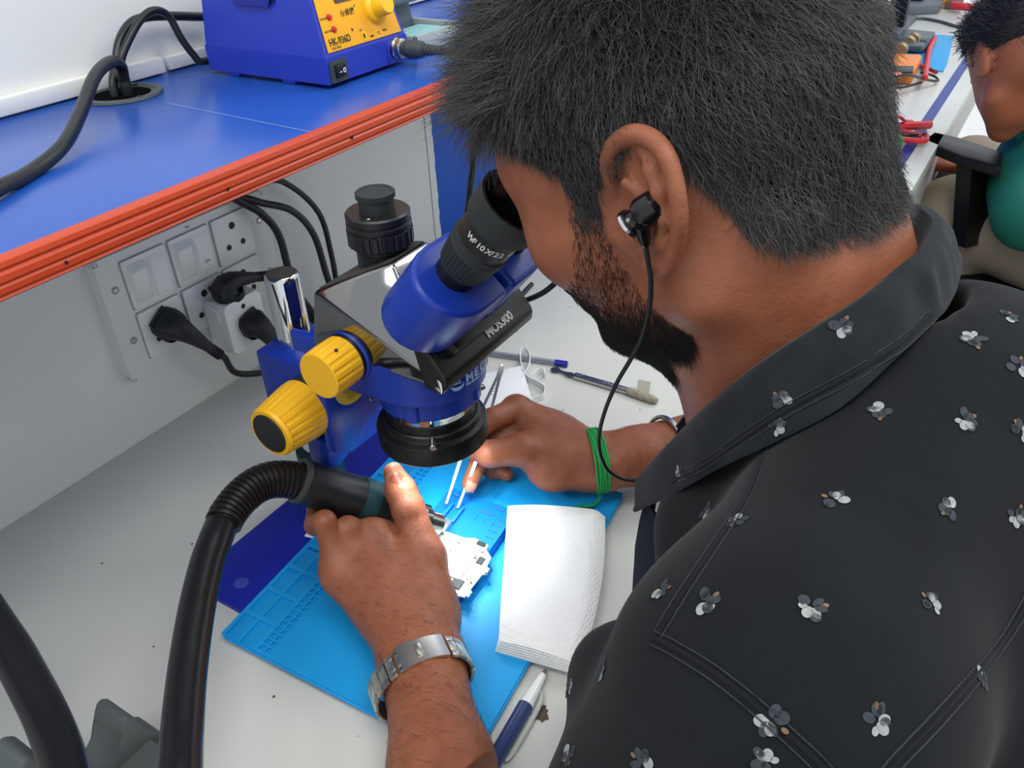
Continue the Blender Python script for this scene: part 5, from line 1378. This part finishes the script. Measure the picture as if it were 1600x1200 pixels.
# nails
def nail(c, n_, l, w_, ln, m, name='nail'):
    n_ = Vector(n_).normalized(); l = Vector(l); l = (l-n_*l.dot(n_)).normalized(); sd2 = n_.cross(l); c = Vector(c)
    rows = []
    for i in range(9):
        t = i/8; wd = w_*(.80+.20*math.sin(PI*min(1, t*1.2))) if t < .85 else w_*(1-((t-.85)/.15)**2*.65)
        rows.append([c+l*(ln*(t-.4))+sd2*(wd*q)+n_*(-.0026*q*q-.0010*(t-.4)**2*4) for q in np.linspace(-1, 1, 9)])
    bm = bmesh.new(); grid(bm, rows, .0007); return done(name, bm, m, person)
td = ttp-tip_
from mathutils.bvhtree import BVHTree
bvh3 = BVHTree.FromPolygons([Vector(v) for v in V3.tolist()], Q3.tolist())
hn = bvh3.ray_cast(Vector(CAM), Vector(ray(620, 746)))
nn_ = hn[1] if hn[1].dot(Vector(ray(620, 746))) < 0 else -hn[1]
nail(Vector(hn[0])+nn_*.0006, nn_, td, .0068, .0165, mat('thumb_nail', '#7d3f30', .28, spec=.7))['label'] = 'thumb nail'
nail(tips[1]+A_((-.0052, -.0045, .0035)), (-.72, -.5, .45), tips[1]-dips[1], .0052, .010, m_nail)

# eyes and lids are inside the eyecups; eyeballs as their own parts
for s_ in (-1, 1):
    bm = bmesh.new(); bmesh.ops.create_uvsphere(bm, u_segments=20, v_segments=14, radius=.0118); bmesh.ops.translate(bm, vec=Vector(HP(s_*.032, .0885, .011)), verts=bm.verts)
    done('eye', bm, mat('eye_white', '#e6e0d8', .15), person)

# ------------------------------------------------------------------ hair, beard and brows
m_hair = mat('hair', '#2b292a', .38, spec=.8)
nt = m_hair.node_tree; hi = nt.nodes.new('ShaderNodeHairInfo'); cr_ = nt.nodes.new('ShaderNodeValToRGB')
cr_.color_ramp.elements[0].color = lin('#141314')+(1,); cr_.color_ramp.elements[1].color = lin('#454343')+(1,); cr_.color_ramp.elements[0].position = .35
nt.links.new(hi.outputs['Random'], cr_.inputs['Fac']); nt.links.new(cr_.outputs['Color'], nt.nodes['Principled BSDF'].inputs['Base Color'])
m_beard = mat('beard', '#1a1413', .5, spec=.4)
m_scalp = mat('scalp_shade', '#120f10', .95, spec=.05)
N1 = normals_of(V1, Q1)
def loc(V): d = V-HO; return d@hs, d@hv, d@hu
sL, vL, uL = loc(V1)
def side_poly(L): 
    out = []
    for px, py, x in L:
        p = A_(AX(px, py, x))-HO; out.append((p@hv, p@hu))
    return np.array(out)
def inside(poly, x, y):
    r = np.zeros(x.shape, bool); n = len(poly)
    for i in range(n):
        x1, y1 = poly[i]; x2, y2 = poly[(i+1) % n]
        c = ((y1 > y) != (y2 > y)) & (x < (x2-x1)*(y-y1)/((y2-y1)+1e-12)+x1); r ^= c
    return r
line = [(768, 116, .395), (782, 154, .385), (803, 194, .372), (832, 228, .358), (866, 250, .350), (880, 262, .347), (893, 300, .345), (903, 345, .345), (950, 345, .342), (946, 300, .341), (944, 262, .340), (956, 232, .340), (985, 210, .340), (1040, 214, .342), (1072, 240, .344), (1105, 268, .346), (1145, 310, .350), (1185, 348, .356), (1240, 352, .366), (1300, 350, .380), (1352, 330, .400), (1385, 312, .417)]
hp = side_poly(line)
hairpoly = np.concatenate([hp, [(-.16, hp[-1][1]), (-.16, .2), (.16, .2), (.16, hp[0][1])]])
mask_h = inside(hairpoly, vL, uL)
bl = side_poly([(888, 285, .345), (900, 350, .346), (905, 420, .348), (893, 452, .356), (872, 452, .370), (850, 446, .40)])
bl2 = side_poly([(946, 285, .342), (952, 372, .343), (968, 418, .346), (1000, 462, .350), (1050, 494, .354), (1092, 512, .36), (1098, 548, .38)])
beardpoly = np.concatenate([bl, [(.16, bl[-1][1]), (.16, -.105), (bl2[-1][0], -.105)], bl2[::-1]])
mask_b = inside(beardpoly, vL, uL) & (uL < .05)
mask_b &= ~((vL < .05) & (uL < -.088)); mask_b &= ~((vL > .09) & (uL > -.055) & (np.abs(sL) < .025))
mask_b |= (np.abs(sL) < .028) & (uL > -.042) & (uL < -.030) & (vL > .095)      # moustache
areaV = np.zeros(len(V1)); fa = np.linalg.norm(np.cross(V1[Q1[:, 2]]-V1[Q1[:, 0]], V1[Q1[:, 3]]-V1[Q1[:, 1]]), axis=1)/2
for i in range(4): np.add.at(areaV, Q1[:, i], fa/4)
def pick(mask, n, wgt=None):
    p = areaV*mask*(1 if wgt is None else wgt); p = p/p.sum()
    ix = rng.choice(len(V1), n, p=p)
    return ix
# dark layer hugging the scalp
def erode(mask, it):
    m = mask.copy()
    for _ in range(it):
        f = m[Q1].all(1); m2 = np.zeros_like(m); m2[Q1[f].ravel()] = True
        bad = np.zeros_like(m); bad[Q1[~f].ravel()] = True; m = m2 & ~bad
    return m
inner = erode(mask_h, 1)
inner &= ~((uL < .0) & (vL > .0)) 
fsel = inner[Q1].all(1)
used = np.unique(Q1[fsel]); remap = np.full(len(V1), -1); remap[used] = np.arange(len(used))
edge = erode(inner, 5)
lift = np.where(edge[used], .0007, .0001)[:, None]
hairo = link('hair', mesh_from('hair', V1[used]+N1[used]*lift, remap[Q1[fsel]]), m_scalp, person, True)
# scalp hair: short at the back and sides, long combed quiff in front
def tang(d, n): return d-n*np.sum(d*n, 1, keepdims=True)
def unit(a): return a/(np.linalg.norm(a, axis=1, keepdims=True)+1e-9)
nS = 54000
dens = np.where((uL < .022) & (vL > .0), .42, 1.)
ix = pick(mask_h, nS, dens)
jit = rng.normal(0, .0009, (nS, 3)); P0 = V1[ix]+tang(jit, N1[ix]); n0 = N1[ix]
v0, u0, s0 = vL[ix], uL[ix], sL[ix]
front = np.clip((v0-.03)/.07, 0, 1)*np.clip((u0-.045)/.035, 0, 1)
low = np.clip((.045-u0)/.06, 0, 1)
fe2 = np.clip((v0-.03)/.03, 0, 1)*np.clip((.070-u0)/.025, 0, 1)
comb = hv[None]*(-.15+.9*front[:, None]-.9*fe2[:, None])+hu[None]*(-.75+.7*front[:, None]+.55*fe2[:, None])+rng.normal(0, .34, (nS, 3))
d0 = unit(n0*(.48+.25*front[:, None]-.18*low[:, None])+unit(tang(comb, n0))*.75+rng.normal(0, .16, (nS, 3)))
bend = unit(tang(comb, n0))*.35-n0*.15+hu[None]*(-.25*front[:, None])+rng.normal(0, .12, (nS, 3))
fedge = np.clip((v0-.035)/.03, 0, 1)*np.clip((.065-u0)/.02, 0, 1)
ln = (.0135+.008*np.clip((u0-.03)/.06, 0, 1)+.014*front-.0042*low)*rng.uniform(.65, 1.15, nS)*(1-.45*fedge)
strands('hair_strands', P0, d0, bend, ln, .00017, .00006, m_hair, hairo, 5)
bandm = mask_h & ~erode(mask_h, 6); bandm |= (~mask_h) & inside(hairpoly+np.array([0, -.0022]), vL, uL)
nB2 = 14000
ix = pick(bandm, nB2, np.where((uL < .022) & (vL > .0), .42, 1.)); n0 = N1[ix]; P0 = V1[ix]+tang(rng.normal(0, .0008, (nB2, 3)), n0)
cmb = hv[None]*-.25+hu[None]*-.9+rng.normal(0, .3, (nB2, 3))
strands('edge_strands', P0, unit(n0*.38+unit(tang(cmb, n0))*.9), -n0*.12, rng.uniform(.004, .0085, nB2), .00015, .00005, m_hair, hairo, 4)
# quiff: longer locks swept forward over the forehead
selq = mask_h & (vL > .045) & (uL > .068) 
nq = 9000
ix = pick(selq, nq); P0 = V1[ix]+rng.normal(0, .0012, (nq, 3)); n0 = N1[ix]
wave = rng.normal(0, 1, (nq, 1))
cl = np.sin(P0[:, :1]*420+P0[:, 2:3]*300)
d0 = unit(n0*.55+hv[None]*.85+hu[None]*(.12+.12*cl)+hs[None]*(-.12+.18*cl)+rng.normal(0, .13, (nq, 3)))
bend = hv[None]*.16-hu[None]*(.16+.12*wave)+hs[None]*(.10*cl)+rng.normal(0, .10, (nq, 3))
ln = rng.uniform(.018, .037, nq)
strands('quiff_strands', P0, d0, bend, ln, .00017, .00006, m_hair, hairo, 7)
# stray soft hairs along the neck and hair line
band = (~mask_h) & inside(hairpoly, vL, uL-0) 
near = inside(hairpoly+np.array([0, -.010]), vL, uL) & ~mask_h & (vL < .0)
ix = pick(near, 1600); d0 = unit(N1[ix]*.4+hu[None]*-.7+hv[None]*-.3+rng.normal(0, .2, (1600, 3)))
strands('neck_hairs', V1[ix], d0, np.zeros((1600, 3))+hu[None]*-.15, rng.uniform(.003, .007, 1600), .00010, .00004, m_hair, hairo, 4)
# beard: dense on the jaw, thinner up the cheek
chin = np.clip((-.045-uL)/.03, 0, 1)
nb = 22000
ix = pick(mask_b, nb, .5+1.1*chin); n0 = N1[ix]
P0 = V1[ix]+tang(rng.normal(0, .0012, (nb, 3)), n0)
cc = chin[ix]
fwd = hv[None]*.25+hu[None]*-.95+rng.normal(0, .24, (nb, 3))
d0 = unit(n0*.38+unit(tang(fwd, n0))*.9)
beardo = strands('beard', P0, d0, unit(tang(fwd, n0))*.25-n0*.1, (.0036+.0038*cc)*rng.uniform(.6, 1.2, nb), .00011, .00004, m_beard, person, 4)
# eyebrows
selb = (np.abs(sL) > .010) & (np.abs(sL) < .052) & (uL > .026) & (uL < .038) & (vL > .06)
ix = pick(selb, 900); n0 = N1[ix]
d0 = unit(n0*.35+hs[None]*np.sign(sL[ix])[:, None]*.9+rng.normal(0, .15, (900, 3)))
strands('eyebrows', V1[ix], d0, np.zeros((900, 3))-n0*.1, rng.uniform(.006, .010, 900), .00016, .00005, m_hair, person, 4)
# fine hair on the forearms and wrists
def arm_hair(V, Q, n, sel, dirn):
    N = normals_of(V, Q); ii = np.flatnonzero(sel(V)); ix = rng.choice(ii, n); n0 = N[ix]
    dd = unit(tang(np.repeat(A_(dirn)[None], n, 0)+rng.normal(0, .35, (n, 3)), n0))
    return strands('arm_hair', V[ix], unit(n0*.35+dd), -n0*.2, rng.uniform(.004, .009, n), .00006, .00003, m_beard, person, 4)
arm_hair(V3, Q3, 1500, lambda V: (V[:, 1] < .30) | ((V[:, 1] < .37) & (V[:, 2] > .05)), (-.3, .6, .2))
arm_hair(V4, Q4, 1100, lambda V: (V[:, 0] > .55) & (V[:, 2] > .03), (.2, .7, -.1))
# ------------------------------------------------------------------ clothes
m_shirt = mat('shirt_cotton', '#191c1f', .95, spec=.12, noise=.22, nscale=35, bump=.12, bscale=2200, sheen=.06)
m_collar = mat('collar_cotton', '#22272b', .95, spec=.12, noise=.28, nscale=60, bump=.12, bscale=2200, sheen=.08)
m_lining = mat('inner_navy', '#151b2b', .85, spec=.2, bump=.2, bscale=900)
S = SDF((.02, -.48, -.36), (.84, .24, .38), .0052)
S.cap((.417, -.01, .235), PEL, .112, .15, .05)
S.cap(SHL+A_((.02, -.005, .0)), SHR+A_((-.02, -.005, .0)), .062, .062, .04)
S.cap((.372, .012, .300), SHL+A_((.0, -.002, .012)), .046, .056, .04)
S.cap((.448, .016, .284), SHR+A_((.0, .0, .004)), .042, .052, .03)
S.cap((.412, -.003, .289), (.417, -.09, .18), .054, .105, .04); S.cap((.36, -.06, .165), (.47, -.065, .160), .108, .105, .05)
S.cap((.355, .078, .205), (.365, .045, .02), .052, .075, .04)
S.cap((.479, .078, .205), (.469, .045, .02), .052, .075, .04)
sl_end = SHL+(elbow_l-SHL)*.78; sr_end = SHR+(elbow_r-SHR)*.72
S.chain([SHL, sl_end], [.062, .060], .035); S.chain([SHR, sr_end], [.062, .058], .035)
S.cap(SHL+A_((.02, .066, -.055)), SHL+A_((.048, .085, -.11)), .034, .030, .03)       # cloth bunched at the front of the armhole
S.cap((.417, .105, .43), (.417, .060, .325), .056, .058, .012, True)
V6, Q6 = S.mesh(); N6 = normals_of(V6, Q6)
# gentle folds
def folds(V):
    x, y, z = V[:, 0], V[:, 1], V[:, 2]
    f = .0034*np.sin(46*x+31*z+9*np.sin(14*y))*np.exp(-((x-.27)**2+(y-.09)**2+(z-.16)**2)/.012)
    f += .0034*np.sin(70*(z+.6*x)+4*np.sin(20*y))*np.exp(-((x-.19)**2+(y-.07)**2+(z-.14)**2)/.010)
    f += .0009*np.sin(38*x-27*y+22*z)+.0007*np.sin(61*y+40*z)
    return f
V6 = (V6+N6*folds(V6)[:, None]).astype(np.float32); V6 = smooth_mesh(V6, Q6, 2)
shirt = link('shirt', mesh_from('shirt', V6, Q6), m_shirt, person, True)
from mathutils.bvhtree import BVHTree
# collar: stand, fold and falling leaf, both halves
ct = [(.417, .030, .381), (.398, .031, .381), (.382, .036, .379), (.358, .046, .372), (.345, .062, .358), (.340, .085, .332), (.348, .107, .297), (.365, .130, .254), (.386, .156, .203)]
cl_ = [(.417, .014, .354), (.394, .015, .355), (.378, .018, .355), (.348, .026, .350), (.325, .040, .333), (.315, .063, .311), (.323, .088, .280), (.342, .117, .236), (.366, .149, .190)]
ci = [(.417, .040, .345), (.402, .041, .345), (.388, .045, .343), (.370, .055, .335), (.358, .070, .322), (.353, .092, .297), (.360, .112, .265), (.374, .133, .225), (.392, .155, .185)]
def collar_half(mx):
    f = (lambda p: Vector((2*.417-p[0], p[1], p[2]))) if mx else Vector
    T = catmull([f(p) for p in ct], 6); Lw = catmull([f(p) for p in cl_], 6); I = catmull([f(p) for p in ci], 6)
    rows = []
    cen = Vector((.417, .07, .30))
    for i, (a, b, c) in enumerate(zip(T, Lw, I)):
        o = ((a+b)/2-cen); o = (o-(b-a).normalized()*o.dot((b-a).normalized())).normalized()
        wv = .0012*math.sin(i*.9)
        row = [c, c.lerp(a, .55)+o*.001, a+o*.0002, a.lerp(b, .06)+o*.0036, a.lerp(b, .18)+o*.0052, a.lerp(b, .4)+o*(.0055+wv), a.lerp(b, .62)+o*(.0046+wv), a.lerp(b, .82)+o*(.0036+wv*.5), a.lerp(b, .93)+o*.0044, b+o*.003]
        rows.append(row)
    return rows
Rl, Rr = collar_half(False), collar_half(True)
rows = Rr[::-1]+Rl[1:]
bm = bmesh.new(); grid(bm, rows, .0024)
collar = done('collar', bm, m_collar, shirt, auto=60)
# inner shirt front seen below the collar point
bm = bmesh.new()
fr = []
for t in np.linspace(0, 1, 10):
    a = Vector((.392-.02*t, .152-.012*t+.010*math.sin(3*t), .200-.19*t)); b = Vector((.350-.03*t, .128-.004*t, .200-.17*t))
    fr.append([a+Vector((.035, .004, .0)), a, a.lerp(b, .5)+Vector((0, .006+.002*math.sin(9*t), 0)), b])
grid(bm, fr, .002); done('inner_placket', bm, m_lining, shirt, auto=60)
def cuff(name, a, b, r, n=40):
    d = Vector(b)-Vector(a); bm = bmesh.new()
    lathe(bm, [(r-.003, 0), (r, .0004), (r+.0012, .003), (r+.0012, .022), (r, .0235), (r-.006, .020)], at(Vector(a), d), n); return done(name, bm, m_shirt, shirt, auto=50)
cuff('cuff', sl_end+(elbow_l-SHL)*.0, sl_end+(elbow_l-SHL)*.2, .0600); cuff('cuff', sr_end, sr_end+(elbow_r-SHR)*.2, .058)
# surface finder for seams and prints
me = collar.data
bvs = [BVHTree.FromPolygons([Vector(v) for v in V6.tolist()], Q6.tolist()), BVHTree.FromPolygons([v.co for v in me.vertices], [p.vertices[:] for p in me.polygons])]
def hit(px, py, which=(0, 1)):
    best = None
    for k in which:
        r = bvs[k].ray_cast(Vector(CAM), Vector(ray(px, py)))
        if r[0] is not None and (best is None or r[3] < best[2]): best = (r[0], r[1], r[3])
    if best is None: return None
    n = best[1] if best[1].dot(Vector(ray(px, py))) < 0 else -best[1]
    return best[0], n
K = lambda x, y: (840+x*.7, 360+y*.7)
m_thread = mat('thread', '#2b3034', .9); m_petal = mat('petal_pale', '#969b9a', .9, noise=.3, nscale=500); m_petal2 = mat('petal_grey', '#353b42', .9, noise=.4, nscale=500); m_petal3 = mat('petal_brown', '#6f5540', .8)
def seam(name, pts, which, offs=(0,), dash=True):
    path = catmull([Vector((p[0], p[1], 0)) for p in pts], 16)
    bmr = bmesh.new(); bms = bmesh.new()
    P = []
    for p in path:
        h = hit(p.x, p.y, which)
        if h: P.append((h[0]+h[1]*.0002, h[1]))
    if len(P) < 4: bmr.free(); bms.free(); return
    tube(bmr, [p-n*.0003 for p, n in P], .0009, 8, 0); done(name, bmr, m_shirt, shirt)
    for o in (-.0026, .0026):
        for i in range(0, len(P)-1):
            a, b = P[i][0], P[i+1][0]; n = P[i][1]; t = (b-a)
            if t.length < 1e-5: continue
            sd2 = t.normalized().cross(n)
            ns = max(1, int(t.length/.0034))
            for q in range(ns):
                c = a+t*((q+.5)/ns)+sd2*o+n*.0005
                box(bms, (0, 0, 0), (.0021, .00045, .0004), axes(c, t, sd2))
    o = done('stitching', bms, m_thread, shirt, smooth=False); o['kind'] = 'stuff'
seam('yoke_seam', [K(515, 470), K(470, 590), K(400, 700), K(330, 805), K(272, 900)], (0,))
seam('armhole_seam', [K(262, 912), K(300, 930), K(390, 985), K(480, 1055), K(580, 1145), K(640, 1205), K(700, 1290)], (0,))
seam('back_yoke_seam', [K(1110, 790), K(1060, 880), K(1000, 965), K(900, 1080), K(800, 1185), K(740, 1260)], (0,))
seam('collar_seam', [K(880, 190), K(800, 262), K(690, 330), K(560, 400), K(460, 465), K(380, 520), K(300, 562)], (1,))
bm = bmesh.new(); rf = random.Random(11)
def petal(c, n, ang, off, lw, lh, mi):
    t = n.orthogonal().normalized(); b = n.cross(t)
    ca, sa_ = math.cos(ang), math.sin(ang); d = t*ca+b*sa_; e = n.cross(d)
    cc = c+d*off
    v0 = [bm.verts.new(cc+d*(lw*math.cos(a))+e*(lh*math.sin(a))+n*.0005) for a in np.linspace(0, 2*PI, 13)[:-1]]
    f = bm.faces.new(v0); f.material_index = mi
for x, y in ((675, 218), (548, 380), (360, 405), (535, 440), (770, 400), (952, 425), (973, 242), (1048, 195), (1075, 308), (1080, 452), (670, 605), (922, 620), (1065, 638), (375, 632), (450, 645), (318, 540), (372, 832), (610, 842), (880, 835), (275, 803), (145, 985), (72, 1022), (757, 1098), (518, 1092), (72, 1162), (238, 1192), (512, 1185), (990, 990), (805, 70), (850, 1290), (1020, 1230)):
    h = hit(*K(x, y))
    if not h: continue
    c, n = h; a0 = rf.uniform(0, 6.28)
    s_ = rf.uniform(.85, 1.05)
    for k in range(4): petal(c, n, a0+1.1+rf.uniform(.7, 1.2)*k, rf.uniform(.0026, .0044)*s_, rf.uniform(.0018, .0030)*s_, rf.uniform(.0014, .0024)*s_, 1)
    petal(c, n, a0+.2, .0026*s_, .0026*s_, .0021*s_, 0); petal(c, n, a0+1.3+rf.uniform(-.3, .3), .0028*s_, .0023*s_, .0018*s_, 0)
    if rf.random() < .5: petal(c, n, a0-.9, .0030*s_, .0017*s_, .0013*s_, 0)
    petal(c, n, a0+2.6, .0055*s_, .0013*s_, .0009*s_, 2)
seen = [bm.verts[i].co.copy() for i in range(0)] if False else []
for ii in rng.permutation(len(V6)):
    if len(seen) > 70: break
    c = Vector(V6[ii].tolist()); n = Vector(N6[ii].tolist())
    px_ = ROT.T @ (np.array(c)-CAM)
    u_px, v_px = 800+F*px_[0]/px_[2], 600+F*px_[1]/px_[2]
    if px_[2] > 0 and -40 < u_px < 1640 and -40 < v_px < 1240: continue      # the ones the photo shows are placed above
    if c.z < -.26 or any((c-q).length < .045 for q in seen): continue
    seen.append(c); a0 = rf.uniform(0, 6.28)
    for k in range(4): petal(c, n, a0+1.1+rf.uniform(.7, 1.2)*k, rf.uniform(.0026, .0044), rf.uniform(.0018, .0030), rf.uniform(.0014, .0024), 1)
    petal(c, n, a0+.2, .0026, .0026, .0021, 0); petal(c, n, a0+1.3, .0028, .0023, .0018, 0)
o = done('flower_print', bm, [m_petal, m_petal2, m_petal3], shirt, smooth=False, normals=False); o['kind'] = 'stuff'; o['label'] = 'scattered pale printed flowers'
# trousers, shoes and the stool below
m_jean = mat('dark_jeans', '#1d2433', .85, bump=.3, bscale=300)
S = SDF((.10, -.48, -.76), (.74, .24, -.05), .011)
S.ell((.417, -.22, -.24), (.16, .13, .11), None)
for s_ in (-1, 1):
    S.chain([(.417+s_*.09, -.20, -.235), (.417+s_*.13, .115, -.25), (.417+s_*.12, .05, -.67)], [.095, .070, .052], .03)
V, Q = S.mesh(); link('trousers', mesh_from('trousers', V, Q), m_jean, person, True)
for s_ in (-1, 1):
    S = SDF((.2, -.1, -.76), (.65, .25, -.62), .008); S.ell((.417+s_*.12, .09, -.715), (.042, .115, .036), None); V, Q = S.mesh()
    link('shoe', mesh_from('shoe', V, Q), m_dark, person, True)
stl = thing('stool', 'black round stool under the man in the black shirt', 'stool', (.417, -.22, -.75))
bm = bmesh.new(); lathe(bm, [(0, -.40), (.17, -.40), (.175, -.39), (.175, -.355), (.165, -.345), (0, -.345)], Matrix.Translation((.417, -.22, 0)), 40); done('seat', bm, m_black, stl)
bm = bmesh.new(); cyl(bm, (.417, -.22, -.70), (.417, -.22, -.39), .026); done('column', bm, m_steel, stl)
for k in range(5):
    a = 2*PI*k/5+.6; e = Vector((.417+.27*math.cos(a), -.22+.27*math.sin(a), -.73))
    bm = bmesh.new(); tube(bm, [(.417, -.22, -.69), e+Vector((0, 0, .012))], [.022, .013], 8, 0); lg = done('base_leg', bm, m_black, stl)
    bm = bmesh.new(); lathe(bm, [(0, 0), (.014, 0), (.016, .004), (.012, .016), (0, .016)], Matrix.Translation(e+Vector((0, 0, -.0195))), 16); done('foot_pad', bm, m_dark, lg)
# ------------------------------------------------------------------ things worn: watch, bracelets, earphone
ld = Vector(f1-LW).normalized()
m_wst = mat('watch_steel', '#d2d2c8', .34, metal=1., bump=.03, bscale=900); m_wst2 = mat('watch_steel_dark', '#a9adab', .36, metal=1.)
wc = Vector(LW)+ld*.028+Vector((-.0035, .0, .001))
watch = thing('wristwatch', 'steel wristwatch with link bracelet and folding clasp on the left wrist', 'watch', wc)
wax = (ld+Vector((.13, -.12, .05))).normalized()
tw_ = (Vector(CAM)-wc); tw_ = (tw_-wax*tw_.dot(wax)).normalized()       # towards the viewer
sdw = wax.cross(tw_).normalized()
ra, rb = .0370, .0290          # half axes of the bracelet loop: sideways, towards viewer
def WP(a):
    p = wc+sdw*(ra*math.sin(a))+tw_*(rb*math.cos(a)); n = (sdw*(math.sin(a)/ra)+tw_*(math.cos(a)/rb)).normalized(); t = (sdw*(ra*math.cos(a))-tw_*(rb*math.sin(a))).normalized()
    return p, n, t
if WP(PI/2)[0].x > WP(-PI/2)[0].x: sgn = 1
else: sgn = -1
nl = 28
for k in range(nl):
    a = 2*PI*k/nl
    ang = (a*sgn+PI) % (2*PI)-PI        # 0 faces the viewer, positive to the right
    if -.20 < ang < .72 or abs(abs(ang)-PI) < .42: continue
    p, n, t = WP(a); L_ = 2*PI*.0325/nl
    fm_ = axes(p, t, wax)      # x along loop, y along the arm
    bm = bmesh.new(); box(bm, (0, 0, 0), (L_*.92, .0100, .0026), fm_, .0004); lk = done('link', bm, m_wst, watch)
    for o_ in (-.0076, .0076):
        bm = bmesh.new(); box(bm, (0, o_, 0), (L_*.92, .0046, .0030), fm_, .0005); done('side_link', bm, m_wst2 if k % 2 else m_wst, lk)
rows = []
for a in np.linspace(-.20, .72, 14):
    p, n, t = WP(a*sgn); rows.append([p+n*.0020+wax*o_ for o_ in np.linspace(-.0104, .0104, 5)])
bm = bmesh.new(); grid(bm, rows, .0022); done('clasp', bm, m_wst, watch, auto=40)
rows = []
for a in np.linspace(-.22, .10, 6):
    p, n, t = WP(a*sgn); rows.append([p+n*.0034+wax*o_ for o_ in np.linspace(-.0112, .0112, 5)])
bm = bmesh.new(); grid(bm, rows, .0016); done('clasp_flap', bm, m_wst, watch, auto=40)
p, n, t = WP(.17*sgn); bm = bmesh.new(); prism(bm, rrect(.0050, .0100, .0018), .0016, axes(p+n*.0024, t, wax), .0004); done('clasp_lever', bm, m_wst, watch)
p, n, t = WP(PI); bm = bmesh.new(); lathe(bm, [(0, -.005), (.0165, -.005), (.0185, -.003), (.0185, .003), (.0165, .0045), (0, .0045)], at(p+n*.001, n), 40); wcse = done('case', bm, m_wst2, watch)
bm = bmesh.new(); lathe(bm, [(0, .0046), (.0150, .0046), (.0150, .005), (0, .005)], at(p+n*.001, n), 36); done('dial', bm, m_black, wcse)

# green thread bracelet on the right wrist
rd = Vector(elbow_r-RW).normalized()
gc_ = Vector(RW)+rd*.0040+Vector((0, 0, .0025))
gb = thing('thread_bracelet', 'bright green knotted thread bracelet on the right wrist', 'bracelet', gc_)
m_gt = mat('green_thread', '#0e9a44', .6, bump=.5, bscale=2600)
u1 = rd.orthogonal().normalized(); u1 = (Vector((0, 0, 1))-rd*rd.z).normalized(); u2 = rd.cross(u1)
for k in range(7):
    pts = []
    ph = rng.uniform(0, 6.28)
    for j in range(33):
        a = 2*PI*j/32
        rx, rz = .0328+.0006*math.sin(2*a+ph), .0290+.0006*math.cos(3*a+ph)
        pinch = .6+.4*abs(math.sin((a+PI*.65)/2))
        pts.append(gc_+u2*(rx*math.sin(a))+u1*(rz*math.cos(a))+rd*((.0019*(k-3))*pinch+.0006*math.sin(a*2+ph)))
    bm = bmesh.new(); tube(bm, pts, .00125, 8, 2, False); done('thread', bm, m_gt, gb)
kn_ = A_(AZ(917, 757, .030)); kn_ = Vector(kn_)
bm = bmesh.new(); bmesh.ops.create_icosphere(bm, subdivisions=2, radius=.0042); bmesh.ops.translate(bm, vec=kn_, verts=bm.verts); done('knot', bm, m_gt, gb)
bm = bmesh.new(); tube(bm, [kn_, AZ(928, 758, .030), AZ(938, 766, .026), AZ(936, 780, .018), AZ(925, 790, .014), AZ(910, 790, .0125), AZ(904, 789, .012)], .0014, 8, 8); done('loose_end', bm, m_gt, gb)
bm = bmesh.new(); tube(bm, [kn_, AZ(908, 758, .031), AZ(898, 761, .028), AZ(893, 763, .027)], .0016, 8, 6); done('loose_end', bm, m_gt, gb)
# silver bangle
bc_ = Vector(RW+(elbow_r-RW)*.55); ba_ = Vector(AZ(1042, 668, .075))
tb = (ba_-Vector(RW)).dot(rd); bcx = Vector(RW)+rd*tb
ban = thing('bangle', 'plain silver bangle on the right forearm half hidden by the collar', 'bangle', bcx)
bax = (rd+Vector((.1, .25, -.12))).normalized()
bm = bmesh.new(); R_ = .0335
rings = []
lathe(bm, [(R_+.0022*math.cos(a), .0030*math.sin(a)) for a in np.linspace(0, 2*PI, 13)[:-1]], at(bcx, bax), 64, closed=True); done('ring', bm, mat('silver', '#c6c4ba', .22, metal=1.), ban)

# earphone with its cable
eb = thing('earphone', 'black wired earbud in the left ear with its cable looping down to the collar', 'earphone', AX(1003, 338, .318))
Ec = Vector(AX(1009, 330, .321)); Eo = Vector(AX(984, 350, .3195)); ea = (Eo-Ec).normalized()
m_eb = mat('earbud_black', '#0b0c0d', .18, spec=.6)
bm = bmesh.new(); lathe(bm, [(0, -.0085), (.0040, -.0085), (.0066, -.0060), (.0074, -.002), (.0074, .0015), (.0066, .0035), (.0052, .0045), (.0050, .006), (.0060, .0075), (.0066, .0078), (.0066, .0095), (0, .0095)], at(Ec, ea), 36); done('shell', bm, m_eb, eb, auto=30)
bm = bmesh.new(); lathe(bm, [(.0064, .0088), (.0071, .0088), (.0071, .0104), (.0064, .0104)], at(Ec, ea), 40, closed=True); done('silver_rim', bm, m_chrome, eb)
bm = bmesh.new(); lathe(bm, [(0, .0095), (.0064, .0095), (.0064, .0101), (0, .0101)], at(Ec, ea), 36); done('end_disc', bm, m_greyplastic, eb)
s0 = Vector(AX(1003, 352, .3165)); s1 = Vector(AX(1009, 384, .3195))
bm = bmesh.new(); tube(bm, [s0, s0.lerp(s1, .45), s0.lerp(s1, .8), s1], [.0036, .0032, .0026, .0018], 14, 6); done('stem', bm, m_eb, eb)
cab = [s1, AX(1013, 410, .322), AX(1017, 440, .325), AX(1015, 480, .330), AX(1004, 525, .336), AX(985, 562, .343), AX(964, 598, .350), AX(946, 640, .358), AX(936, 680, .366), AX(938, 710, .372), AX(950, 735, .378), AX(972, 748, .384), AX(1000, 751, .390), AX(1030, 752, .398), AX(1060, 770, .402)]
bm = bmesh.new(); tube(bm, cab, .00125, 10, 8); done('cable', bm, m_cable, eb)
